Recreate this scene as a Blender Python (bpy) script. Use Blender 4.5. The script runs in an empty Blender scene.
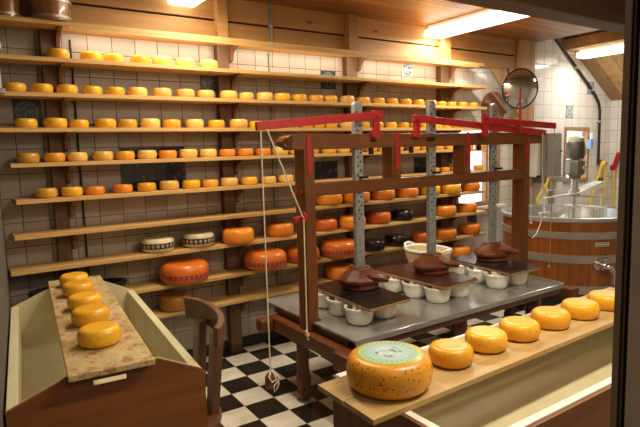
import bpy, math, random
from mathutils import Vector, Matrix
random.seed(7)
S = bpy.context.scene
COL = S.collection
PI = math.pi

# ---------------------------------------------------------------- camera
cam_d = bpy.data.cameras.new('camera'); cam = bpy.data.objects.new('camera', cam_d); COL.objects.link(cam)
cam_d.sensor_width = 36.0; cam_d.lens = 535.7/640*36; cam_d.clip_start = .02
YAW, PITCH, ROLL, CH_ = .5910, .1170, -.0282, 1.533
_cy, _sy, _cp, _sp = math.cos(YAW), math.sin(YAW), math.cos(PITCH), math.sin(PITCH)
_f = Vector((_sy*_cp, _cy*_cp, -_sp)); _r = Vector((_cy, -_sy, 0)); _u = _r.cross(_f)
_c, _s = math.cos(ROLL), math.sin(ROLL)
_r2 = _c*_r + _s*_u; _u2 = -_s*_r + _c*_u
cam.matrix_world = Matrix(((_r2.x, _u2.x, -_f.x, 0), (_r2.y, _u2.y, -_f.y, 0), (_r2.z, _u2.z, -_f.z, CH_), (0, 0, 0, 1)))
S.camera = cam

# ---------------------------------------------------------------- world, exposure, lights
S.view_settings.view_transform = 'Standard'; S.view_settings.look = 'None'
S.view_settings.exposure = 0.52; S.view_settings.gamma = 1.0; S.view_settings.use_curve_mapping = False
w = bpy.data.worlds.new('sky'); S.world = w; w.use_nodes = True
bg = w.node_tree.nodes['Background']; bg.inputs[0].default_value = (.86, .93, 1, 1); bg.inputs[1].default_value = 2.6
LAMP = 9.0          # radiance of the fluorescent diffusers
def area(name, loc, sx, sy, power, col, rot=(0, 0, 0)):
    d = bpy.data.lights.new(name, 'AREA'); d.shape = 'RECTANGLE'; d.size = sx; d.size_y = sy; d.energy = power; d.color = col
    o = bpy.data.objects.new(name, d); COL.objects.link(o); o.location = loc; o.rotation_euler = rot; return o
# the tubes of the ceiling fixtures: light sits just below each diffuser
area('tube_light_shelves', (1.385, 2.7, 2.545), .14, 1.3, 25, (1, .87, .66))
area('tube_light_press', (3.81, 3.2, 2.545), .14, 1.0, 26, (1, .90, .72))
area('tube_light_counter', (2.0, .80, 2.545), 1.3, .14, 30, (1, .88, .68))
area('tube_light_vat', (6.12, 2.95, 2.495), .14, 1.2, 15, (1, .95, .88))
area('frame_fill_light', (.35, -.75, 2.55), .5, .3, 13, (1, .85, .65))  # unseen fill light added behind the camera to brighten the window frame
# tube tucked behind the lip added under the top shelf, washing the tiles below it
area('shelf_strip_light', (2.45, 3.569, 2.298), 3.6, .006, 7, (1, .88, .68), (math.radians(38), 0, 0))

# ---------------------------------------------------------------- materials
MATS = {}
def newmat(name):
    m = bpy.data.materials.new(name); m.use_nodes = True
    nt = m.node_tree; b = nt.nodes['Principled BSDF']; MATS[name] = m
    return m, nt, b
def node(nt, t, **kw):
    n = nt.nodes.new(t)
    for k, v in kw.items(): setattr(n, k, v)
    return n
def mathn(nt, op, a, b=None):
    n = nt.nodes.new('ShaderNodeMath'); n.operation = op
    for i, v in enumerate((a, b)):
        if v is None: continue
        if isinstance(v, (int, float)): n.inputs[i].default_value = v
        else: nt.links.new(v, n.inputs[i])
    return n.outputs[0]
def mixc(nt, fac, a, b, mode='MIX'):
    n = nt.nodes.new('ShaderNodeMix'); n.data_type = 'RGBA'; n.blend_type = mode
    if isinstance(fac, (int, float)): n.inputs[0].default_value = fac
    else: nt.links.new(fac, n.inputs[0])
    for i, v in ((6, a), (7, b)):
        if isinstance(v, tuple): n.inputs[i].default_value = (*v[:3], 1)
        else: nt.links.new(v, n.inputs[i])
    return n.outputs[2]
def ramp(nt, fac, stops):
    n = nt.nodes.new('ShaderNodeValToRGB'); e = n.color_ramp.elements
    while len(e) < len(stops): e.new(.5)
    for i, (p, c) in enumerate(stops): e[i].position = p; e[i].color = (*c, 1) if len(c) == 3 else c
    nt.links.new(fac, n.inputs[0]); return n.outputs[0]
def coords(nt, scale=(1, 1, 1), kind='Object', rot=(0, 0, 0), loc=(0, 0, 0)):
    t = nt.nodes.new('ShaderNodeTexCoord'); m = nt.nodes.new('ShaderNodeMapping')
    m.inputs['Scale'].default_value = scale; m.inputs['Rotation'].default_value = rot; m.inputs['Location'].default_value = loc
    nt.links.new(t.outputs[kind], m.inputs[0]); return m.outputs[0]
def noise(nt, vec, scale=5, detail=4, rough=.55, out=0):
    n = nt.nodes.new('ShaderNodeTexNoise'); n.inputs['Scale'].default_value = scale
    n.inputs['Detail'].default_value = detail; n.inputs['Roughness'].default_value = rough
    nt.links.new(vec, n.inputs[0]); return n.outputs[out]
def bump(nt, b, h, s=.2, d=.01):
    n = nt.nodes.new('ShaderNodeBump'); n.inputs['Strength'].default_value = s; n.inputs['Distance'].default_value = d
    nt.links.new(h, n.inputs['Height']); nt.links.new(n.outputs[0], b.inputs['Normal'])
def plain(name, col, rough=.5, metal=0, var=.12, vscale=12, spec=.5, coat=0):
    m, nt, b = newmat(name)
    v = noise(nt, coords(nt), vscale, 3)
    dk = tuple(c*(1-var) for c in col); lt = tuple(min(1, c*(1+var)) for c in col)
    nt.links.new(ramp(nt, v, [(.3, dk), (.7, lt)]), b.inputs['Base Color'])
    b.inputs['Roughness'].default_value = rough; b.inputs['Metallic'].default_value = metal
    b.inputs['Specular IOR Level'].default_value = spec; b.inputs['Coat Weight'].default_value = coat
    return m
def wood(name, c1, c2, axis=0, rough=.5, grain=26, knots=True, coat=0, dark=None):
    """c1 dark grain, c2 light grain, axis = direction of the grain"""
    m, nt, b = newmat(name)
    sc = [grain]*3; sc[axis] = grain*.06
    v = noise(nt, coords(nt, tuple(sc)), 1, 6, .62)
    big = noise(nt, coords(nt, tuple(s*.18 for s in sc), loc=(3, 5, 1)), 1, 2)
    col = ramp(nt, v, [(.25, c1), (.5, tuple((a+b_)/2 for a, b_ in zip(c1, c2))), (.72, c2)])
    tone = ramp(nt, big, [(.3, (.72, .66, .6)), (.7, (1.12, 1.1, 1.08))])
    col = mixc(nt, 1.0, col, tone, 'MULTIPLY')
    if knots:
        k = [7.]*3; k[axis] = 2.4
        vo = node(nt, 'ShaderNodeTexVoronoi'); vo.inputs['Scale'].default_value = 1.0
        nt.links.new(coords(nt, tuple(k)), vo.inputs[0])
        kf = ramp(nt, vo.outputs['Distance'], [(.03, (1, 1, 1)), (.11, (0, 0, 0))])
        col = mixc(nt, kf, col, dark or tuple(c*.35 for c in c1))
    nt.links.new(col, b.inputs['Base Color'])
    b.inputs['Roughness'].default_value = rough; b.inputs['Coat Weight'].default_value = coat
    bump(nt, b, v, .18, .004)
    return m

wood('shelf_pine', (.48, .27, .08), (.78, .52, .20), 0, .5, 22)
wood('post_pine', (.085, .040, .016), (.17, .085, .032), 2, .6, 22)
wood('bracket_wood', (.11, .045, .018), (.22, .10, .038), 2, .55, 30, False)
wood('beam_pine', (.38, .19, .055), (.62, .36, .12), 0, .6, 14)
wood('brace_pine', (.45, .25, .09), (.66, .40, .18), 2, .6, 14)
wood('press_wood_x', (.085, .026, .006), (.21, .068, .016), 0, .38, 26, False, .06)
wood('press_wood_y', (.085, .026, .006), (.21, .068, .016), 1, .38, 26, False, .06)
wood('press_wood_z', (.085, .026, .006), (.21, .068, .016), 2, .38, 26, False, .06)
wood('foot_wood', (.09, .022, .007), (.20, .052, .014), 0, .38, 16, False, .12)
wood('dark_beam', (.07, .042, .022), (.17, .10, .05), 0, .7, 14)
wood('table_trim', (.07, .024, .012), (.15, .05, .022), 0, .4, 24, False, .2)
wood('crate_brown', (.13, .040, .008), (.27, .092, .020), 0, .5, 18)
wood('trough_brown', (.16, .06, .02), (.30, .125, .045), 0, .5, 18)
wood('plank_pine', (.46, .25, .085), (.68, .42, .17), 0, .5, 14)
wood('tub_wood', (.30, .095, .022), (.50, .18, .045), 2, .4, 20, False, .3)
wood('chair_wood', (.085, .035, .018), (.19, .085, .042), 2, .4, 30, False, .2)
wood('lid_wood', (.15, .06, .025), (.30, .13, .05), 0, .5, 18, False)
wood('batten_wood', (.30, .16, .06), (.48, .28, .12), 0, .5, 18, False)
wood('bucket_wood', (.16, .07, .03), (.34, .16, .07), 2, .5, 22, False)
wood('jamb_brown', (.16, .11, .07), (.28, .20, .13), 2, .6, 24, False)
plain('jamb_black', (.008, .007, .007), .8)
plain('jamb_slit', (.16, .115, .07), .5)
plain('jamb_grey', (.36, .28, .21), .6)
plain('cream_paint', (.66, .60, .38), .45, var=.06, vscale=6)
plain('white_paint', (.80, .77, .66), .4, var=.05)
plain('steel', (.46, .46, .44), .30, .65, .06, 5)
plain('steel_table', (.42, .42, .40), .16, .55, .18, 5)
plain('galvanised', (.36, .38, .38), .45, .6, .25, 40)
plain('hoop_steel', (.42, .40, .35), .35, .6, .12, 10)
plain('chrome', (.75, .74, .72), .12, 1, .03)
plain('pipe_dark', (.05, .035, .03), .4, .5, .2)
plain('pipe_grey', (.22, .22, .20), .4, .6, .2)
plain('red_paint', (.38, .013, .012), .42, 0, .18, 30)
plain('black_plastic', (.012, .012, .013), .35)
plain('black_iron', (.02, .018, .017), .45, .6)
plain('bowl_white', (.88, .86, .76), .25, 0, .04, coat=.3)
plain('board_black', (.012, .009, .009), .25, 0, .25, 8, .3)
plain('board_brown', (.060, .022, .014), .25, 0, .2, 8, .3)
plain('board_violet', (.022, .015, .016), .2, 0, .2, 8, .4)
plain('board_edge', (.36, .19, .075), .5)
plain('rope_white', (.70, .62, .47), .8)
plain('rope_tan', (.42, .27, .14), .8)
plain('box_grey', (.22, .21, .165), .4, .3, .08)
plain('motor_green', (.08, .085, .065), .4, .3)
plain('motor_grey', (.16, .155, .12), .4, .3)
plain('motor_cream', (.5, .48, .36), .4)
plain('steel_matte', (.72, .72, .70), .4, .4, .06)
plain('yellow_plastic', (.85, .55, .03), .35, 0, .06)
plain('white_plastic', (.85, .85, .83), .3, 0, .03)
plain('label_plate', (.62, .58, .52), .4, 0, .06)
plain('print_dark', (.12, .12, .13), .5)
plain('blue_plastic', (.16, .32, .62), .3)
plain('left_wall', (.10, .085, .065), .8, 0, .05, 3)
plain('rear_wall', (.06, .05, .04), .9, 0, .05, 3)
plain('room_wall', (.42, .37, .30), .8, 0, .05, 3)

def emis(name, col, s):
    m, nt, b = newmat(name); b.inputs['Base Color'].default_value = (.9, .9, .88, 1)
    b.inputs['Emission Color'].default_value = (*col, 1); b.inputs['Emission Strength'].default_value = s
emis('tube_glow', (1, .93, .80), 4)

# cheese rinds: base tone varies a little from wheel to wheel
def rind(name, c, spots=None, rough=.34):
    m, nt, b = newmat(name)
    oi = node(nt, 'ShaderNodeObjectInfo')
    v = noise(nt, coords(nt), 9, 4)
    base = ramp(nt, v, [(.3, tuple(x*.86 for x in c)), (.7, tuple(min(1, x*1.1) for x in c))])
    base = mixc(nt, 1.0, base, ramp(nt, oi.outputs['Random'], [(0, (.86, .80, .8)), (.5, (1, 1, 1)), (1, (1.04, 1.12, 1.15))]), 'MULTIPLY')
    if spots:
        s = noise(nt, coords(nt, (1, 1, 1.0)), spots[1], 2, .6)
        base = mixc(nt, ramp(nt, s, [(.60, (0, 0, 0)), (.65, (1, 1, 1))]), base, spots[0])
    nt.links.new(base, b.inputs['Base Color'])
    b.inputs['Roughness'].default_value = rough; b.inputs['Coat Weight'].default_value = .10; b.inputs['Coat Roughness'].default_value = .2
    b.inputs['Subsurface Weight'].default_value = .08; b.inputs['Subsurface Radius'].default_value = (.02, .008, .002)
    bump(nt, b, v, .12, .01)
    return m
rind('rind_gold', (.86, .43, .022))
rind('rind_pale', (.86, .52, .12))
rind('rind_orange', (.80, .25, .018))
rind('rind_olive', (.66, .34, .03))
rind('rind_red', (.66, .13, .012))
rind('rind_redorange', (.70, .17, .015))
rind('rind_black', (.016, .008, .010), None, .16)
rind('rind_herb', (.42, .17, .025), ((.16, .07, .01), 60))
rind('rind_cream', (.66, .55, .34))
rind('rind_seed', (.80, .36, .022), ((.20, .085, .01), 85))

def tilemat(name, cols, grout, x0, z0, t=.151, g=.014, plane='xz', rough=.14):
    m, nt, b = newmat(name)
    geo = node(nt, 'ShaderNodeNewGeometry'); sep = node(nt, 'ShaderNodeSeparateXYZ')
    nt.links.new(geo.outputs['Position'], sep.inputs[0])
    X = sep.outputs['X' if plane == 'xz' else 'Y']; Z = sep.outputs['Z']
    a = mathn(nt, 'DIVIDE', mathn(nt, 'SUBTRACT', X, x0), t); c = mathn(nt, 'DIVIDE', mathn(nt, 'SUBTRACT', Z, z0), t)
    fa = mathn(nt, 'FRACT', a); fc = mathn(nt, 'FRACT', c)
    ea = mathn(nt, 'ABSOLUTE', mathn(nt, 'SUBTRACT', fa, .5)); ec = mathn(nt, 'ABSOLUTE', mathn(nt, 'SUBTRACT', fc, .5))
    e = mathn(nt, 'MAXIMUM', ea, ec); line = mathn(nt, 'GREATER_THAN', e, .5-g)
    comb = node(nt, 'ShaderNodeCombineXYZ'); nt.links.new(mathn(nt, 'FLOOR', a), comb.inputs[0]); nt.links.new(mathn(nt, 'FLOOR', c), comb.inputs[1])
    wn = node(nt, 'ShaderNodeTexWhiteNoise'); nt.links.new(comb.outputs[0], wn.inputs[0])
    col = ramp(nt, wn.outputs[0], [(0, cols[0]), (1, cols[1])])
    cl = noise(nt, geo.outputs['Position'], 6, 4)
    col = mixc(nt, .5, col, ramp(nt, cl, [(.3, (.82, .80, .78)), (.7, (1, 1, 1))]), 'MULTIPLY')
    col = mixc(nt, line, col, grout)
    nt.links.new(col, b.inputs['Base Color'])
    rr = mixc(nt, line, (rough,)*3, (.8,)*3); nt.links.new(rr, b.inputs['Roughness'])
    h = ramp(nt, e, [(.47, (1, 1, 1)), (.5, (0, 0, 0))]); bump(nt, b, h, .35, .004)
    return m
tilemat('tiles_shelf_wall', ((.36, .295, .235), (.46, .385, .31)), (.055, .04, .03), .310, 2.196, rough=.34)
tilemat('tiles_vat_wall', ((.76, .73, .66), (.82, .79, .73)), (.30, .27, .24), 6.14, 1.987, g=.014)
tilemat('tiles_right_wall', ((.74, .71, .62), (.80, .77, .68)), (.28, .25, .21), .05, 1.987, g=.014, plane='yz')

# checkerboard floor
m, nt, b = newmat('checker_floor')
geo = node(nt, 'ShaderNodeNewGeometry')
mp = node(nt, 'ShaderNodeMapping', vector_type='TEXTURE'); mp.inputs['Location'].default_value = (1.5415, 3.6472, 0); mp.inputs['Rotation'].default_value = (0, 0, -.0239)
nt.links.new(geo.outputs['Position'], mp.inputs[0]); sep = node(nt, 'ShaderNodeSeparateXYZ'); nt.links.new(mp.outputs[0], sep.inputs[0])
a = mathn(nt, 'DIVIDE', sep.outputs[0], .2); c = mathn(nt, 'DIVIDE', sep.outputs[1], .2)
par = mathn(nt, 'FLOORED_MODULO', mathn(nt, 'ADD', mathn(nt, 'FLOOR', a), mathn(nt, 'FLOOR', c)), 2.0)
dirt = noise(nt, geo.outputs['Position'], 5, 5)
wh = ramp(nt, dirt, [(.25, (.50, .44, .34)), (.6, (.76, .70, .58))]); bk = ramp(nt, dirt, [(.3, (.010, .008, .007)), (.7, (.028, .022, .018))])
col = mixc(nt, par, bk, wh)
ea = mathn(nt, 'ABSOLUTE', mathn(nt, 'SUBTRACT', mathn(nt, 'FRACT', a), .5)); ec = mathn(nt, 'ABSOLUTE', mathn(nt, 'SUBTRACT', mathn(nt, 'FRACT', c), .5))
ln = mathn(nt, 'GREATER_THAN', mathn(nt, 'MAXIMUM', ea, ec), .491)
col = mixc(nt, ln, col, (.12, .09, .07)); nt.links.new(col, b.inputs['Base Color']); b.inputs['Roughness'].default_value = .22

# ceiling planks with seams along X
def plankmat(name, c1, c2, w=.13, axis='Y', rough=.45, seam=(.06, .025, .01)):
    m, nt, b = newmat(name)
    geo = node(nt, 'ShaderNodeNewGeometry'); sep = node(nt, 'ShaderNodeSeparateXYZ'); nt.links.new(geo.outputs['Position'], sep.inputs[0])
    a = mathn(nt, 'DIVIDE', sep.outputs[axis], w); fl = mathn(nt, 'FLOOR', a)
    wn = node(nt, 'ShaderNodeTexWhiteNoise', noise_dimensions='1D'); nt.links.new(fl, wn.inputs['W'])
    mp = node(nt, 'ShaderNodeMapping'); mp.inputs['Scale'].default_value = (1.3, 24, 24) if axis == 'Y' else (24, 1.3, 24); nt.links.new(geo.outputs['Position'], mp.inputs[0])
    sh = node(nt, 'ShaderNodeCombineXYZ'); nt.links.new(mathn(nt, 'MULTIPLY', wn.outputs[0], 30), sh.inputs[0]); nt.links.new(sh.outputs[0], mp.inputs['Location'])
    v = noise(nt, mp.outputs[0], 1, 5, .6)
    col = ramp(nt, v, [(.28, c1), (.7, c2)])
    col = mixc(nt, 1., col, ramp(nt, wn.outputs[0], [(0, (.72, .66, .6)), (1, (1.1, 1.1, 1.1))]), 'MULTIPLY')
    mk = node(nt, 'ShaderNodeMapping'); mk.inputs['Scale'].default_value = (2.2, 6, 6) if axis == 'Y' else (6, 2.2, 6); nt.links.new(geo.outputs['Position'], mk.inputs[0])
    vo = node(nt, 'ShaderNodeTexVoronoi'); vo.inputs['Scale'].default_value = 1; nt.links.new(mk.outputs[0], vo.inputs[0])
    col = mixc(nt, ramp(nt, vo.outputs['Distance'], [(.04, (1, 1, 1)), (.13, (0, 0, 0))]), col, tuple(x*.3 for x in c1))
    e = mathn(nt, 'ABSOLUTE', mathn(nt, 'SUBTRACT', mathn(nt, 'FRACT', a), .5))
    col = mixc(nt, mathn(nt, 'GREATER_THAN', e, .475), col, seam)
    nt.links.new(col, b.inputs['Base Color']); b.inputs['Roughness'].default_value = rough
    return m
plankmat('ceiling_planks', (.26, .10, .020), (.50, .235, .058))
plankmat('roof_planks', (.44, .25, .10), (.62, .40, .18), w=.2, axis='Y', seam=(.25, .13, .05))

# stained scrubbed board
m, nt, b = newmat('scrubbed_board')
sc = noise(nt, coords(nt, (9, 5, 9)), 1, 5, .6); st = noise(nt, coords(nt, (30, 20, 30), loc=(4, 2, 0)), 1, 5, .7)
col = ramp(nt, sc, [(.3, (.40, .28, .11)), (.7, (.62, .50, .26))])
col = mixc(nt, ramp(nt, st, [(.50, (0, 0, 0)), (.60, (.85, .85, .85))]), col, (.34, .11, .03))
nt.links.new(col, b.inputs['Base Color']); b.inputs['Roughness'].default_value = .5

# trough plank: scrubbed yellow pine
m, nt, b = newmat('counter_plank')
v = noise(nt, coords(nt, (1.6, 26, 26)), 1, 5, .6); sc = noise(nt, coords(nt, (4, 8, 4)), 1, 3)
col = ramp(nt, v, [(.28, (.33, .19, .055)), (.7, (.56, .38, .15))]); col = mixc(nt, ramp(nt, sc, [(.45, (0, 0, 0)), (.7, (.7, .7, .7))]), col, (.42, .29, .13))
nt.links.new(col, b.inputs['Base Color']); b.inputs['Roughness'].default_value = .45

# bands: angle pattern round the wheel
def bandmat(name, base, c2, n, thr, c3=None, zc_=.42, zs_=3.2):
    m, nt, b = newmat(name)
    t = node(nt, 'ShaderNodeTexCoord'); sep = node(nt, 'ShaderNodeSeparateXYZ'); nt.links.new(t.outputs['Object'], sep.inputs[0])
    ang = mathn(nt, 'DIVIDE', mathn(nt, 'ARCTAN2', sep.outputs[1], sep.outputs[0]), 2*PI/n)
    fa = mathn(nt, 'ABSOLUTE', mathn(nt, 'SUBTRACT', mathn(nt, 'FRACT', ang), .5))
    zz = mathn(nt, 'ABSOLUTE', mathn(nt, 'MULTIPLY', mathn(nt, 'SUBTRACT', sep.outputs[2], zc_), zs_))
    d = mathn(nt, 'ADD', mathn(nt, 'POWER', fa, 2.0), mathn(nt, 'POWER', zz, 2.0))
    col = mixc(nt, mathn(nt, 'LESS_THAN', d, thr*thr), base, c2)
    if c3:
        col = mixc(nt, mathn(nt, 'LESS_THAN', d, thr*thr*.3), col, c3)
    nt.links.new(col, b.inputs['Base Color']); b.inputs['Roughness'].default_value = .35
bandmat('band_oval', (.012, .012, .02), (.62, .50, .26), 22, .30, (.18, .10, .03))
bandmat('band_red', (.42, .015, .02), (.50, .30, .20), 30, .26, (.22, .04, .10), .34, 4.5)

# blue painted tiles (seen as grey-blue marks on white) and the dark tile picture
def delft(name, bgc, ink, thr=.5, sc=60, ring=True):
    m, nt, b = newmat(name)
    t = node(nt, 'ShaderNodeTexCoord'); v = noise(nt, t.outputs['Object'], sc, 4, .7)
    f = ramp(nt, v, [(thr-.04, (0, 0, 0)), (thr+.04, (1, 1, 1))])
    if ring:
        ln = node(nt, 'ShaderNodeVectorMath', operation='LENGTH'); mp = node(nt, 'ShaderNodeMapping'); mp.inputs['Scale'].default_value = (1, 0, 1)
        nt.links.new(t.outputs['Object'], mp.inputs[0]); nt.links.new(mp.outputs[0], ln.inputs[0])
        f2 = mathn(nt, 'LESS_THAN', ln.outputs['Value'], .055); f = mathn(nt, 'MULTIPLY', f, f2)
        d = mathn(nt, 'ABSOLUTE', mathn(nt, 'SUBTRACT', ln.outputs['Value'], .06)); f = mathn(nt, 'MAXIMUM', f, mathn(nt, 'LESS_THAN', d, .004))
    nt.links.new(mixc(nt, f, bgc, ink), b.inputs['Base Color']); b.inputs['Roughness'].default_value = .15
delft('delft_white', (.66, .66, .62), (.07, .11, .24), .48)
delft('delft_dark', (.035, .05, .07), (.15, .18, .18), .52)
delft('delft_grey', (.20, .25, .29), (.60, .62, .60), .52)
delft('tile_picture', (.010, .014, .028), (.16, .12, .12), .60, 24, False)

# label on the big wheel: rings
m, nt, b = newmat('round_label')
t = node(nt, 'ShaderNodeTexCoord'); mp = node(nt, 'ShaderNodeMapping'); mp.inputs['Scale'].default_value = (1, 1, 0); nt.links.new(t.outputs['Object'], mp.inputs[0])
ln = node(nt, 'ShaderNodeVectorMath', operation='LENGTH'); nt.links.new(mp.outputs[0], ln.inputs[0])
R_ = mathn(nt, 'DIVIDE', ln.outputs['Value'], .114)
rings = node(nt, 'ShaderNodeValToRGB'); rings.color_ramp.interpolation = 'CONSTANT'
st = [(0, (.40, .54, .58)), (.50, (.40, .56, .44)), (.57, (.36, .54, .60)), (.66, (.20, .42, .52)), (.69, (.50, .56, .24)), (.90, (.30, .46, .04))]
while len(rings.color_ramp.elements) < len(st): rings.color_ramp.elements.new(.5)
for i, (p_, c_) in enumerate(st): rings.color_ramp.elements[i].position = p_; rings.color_ramp.elements[i].color = (*c_, 1)
nt.links.new(R_, rings.inputs[0])
sep = node(nt, 'ShaderNodeSeparateXYZ'); nt.links.new(t.outputs['Object'], sep.inputs[0])
an = mathn(nt, 'FRACT', mathn(nt, 'DIVIDE', mathn(nt, 'ARCTAN2', sep.outputs[1], sep.outputs[0]), 2*PI/34))
inr = mathn(nt, 'MULTIPLY', mathn(nt, 'GREATER_THAN', R_, .72), mathn(nt, 'LESS_THAN', R_, .87))
tx = mathn(nt, 'MULTIPLY', mathn(nt, 'LESS_THAN', an, .55), inr)
col = mixc(nt, tx, rings.outputs[0], (.22, .40, .42))
sp = noise(nt, t.outputs['Object'], 38, 3); inn = mathn(nt, 'LESS_THAN', R_, .42)
g = mathn(nt, 'MULTIPLY', mathn(nt, 'GREATER_THAN', sp, .56), inn); col = mixc(nt, g, col, (.66, .66, .56))
g2 = mathn(nt, 'MULTIPLY', mathn(nt, 'LESS_THAN', sp, .42), inn); col = mixc(nt, g2, col, (.16, .24, .12))
nt.links.new(col, b.inputs['Base Color']); b.inputs['Roughness'].default_value = .3

# vat staves
def stave(name, n, c1, c2):
    m, nt, b = newmat(name)
    t = node(nt, 'ShaderNodeTexCoord'); sep = node(nt, 'ShaderNodeSeparateXYZ'); nt.links.new(t.outputs['Object'], sep.inputs[0])
    a = mathn(nt, 'DIVIDE', mathn(nt, 'ARCTAN2', sep.outputs[1], sep.outputs[0]), 2*PI/n)
    wn = node(nt, 'ShaderNodeTexWhiteNoise', noise_dimensions='1D'); nt.links.new(mathn(nt, 'FLOOR', a), wn.inputs['W'])
    v = noise(nt, coords(nt, (26, 26, 1.6)), 1, 5, .6)
    col = ramp(nt, v, [(.28, c1), (.7, c2)]); col = mixc(nt, 1., col, ramp(nt, wn.outputs[0], [(0, (.85, .82, .80)), (1, (1.08, 1.06, 1.05))]), 'MULTIPLY')
    e = mathn(nt, 'ABSOLUTE', mathn(nt, 'SUBTRACT', mathn(nt, 'FRACT', a), .5)); col = mixc(nt, mathn(nt, 'GREATER_THAN', e, .475), col, tuple(x*.35 for x in c1))
    nt.links.new(col, b.inputs['Base Color']); b.inputs['Roughness'].default_value = .32; b.inputs['Coat Weight'].default_value = .3
stave('vat_staves', 44, (.22, .060, .008), (.38, .120, .020))
stave('bucket_staves', 18, (.24, .085, .025), (.44, .19, .06))
# basket weave
m, nt, b = newmat('basket_weave')
t = node(nt, 'ShaderNodeTexCoord'); sep = node(nt, 'ShaderNodeSeparateXYZ'); nt.links.new(t.outputs['Object'], sep.inputs[0])
a = mathn(nt, 'FRACT', mathn(nt, 'DIVIDE', mathn(nt, 'ARCTAN2', sep.outputs[1], sep.outputs[0]), 2*PI/40))
v = noise(nt, t.outputs['Object'], 10, 3)
col = ramp(nt, v, [(.3, (.60, .48, .26)), (.7, (.78, .68, .44))]); col = mixc(nt, mathn(nt, 'LESS_THAN', a, .14), col, (.42, .30, .13))
nt.links.new(col, b.inputs['Base Color']); b.inputs['Roughness'].default_value = .6
# mirror and glass
m, nt, b = newmat('mirror_glass'); b.inputs['Base Color'].default_value = (.86, .87, .86, 1); b.inputs['Metallic'].default_value = 1; b.inputs['Roughness'].default_value = .02
m, nt, b = newmat('pane_glass')
tr = node(nt, 'ShaderNodeBsdfTransparent'); gl = node(nt, 'ShaderNodeBsdfGlossy'); gl.inputs['Roughness'].default_value = .02
mx = node(nt, 'ShaderNodeMixShader'); mx.inputs[0].default_value = .012
nt.links.new(tr.outputs[0], mx.inputs[1]); nt.links.new(gl.outputs[0], mx.inputs[2]); nt.links.new(mx.outputs[0], nt.nodes['Material Output'].inputs[0])

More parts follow.
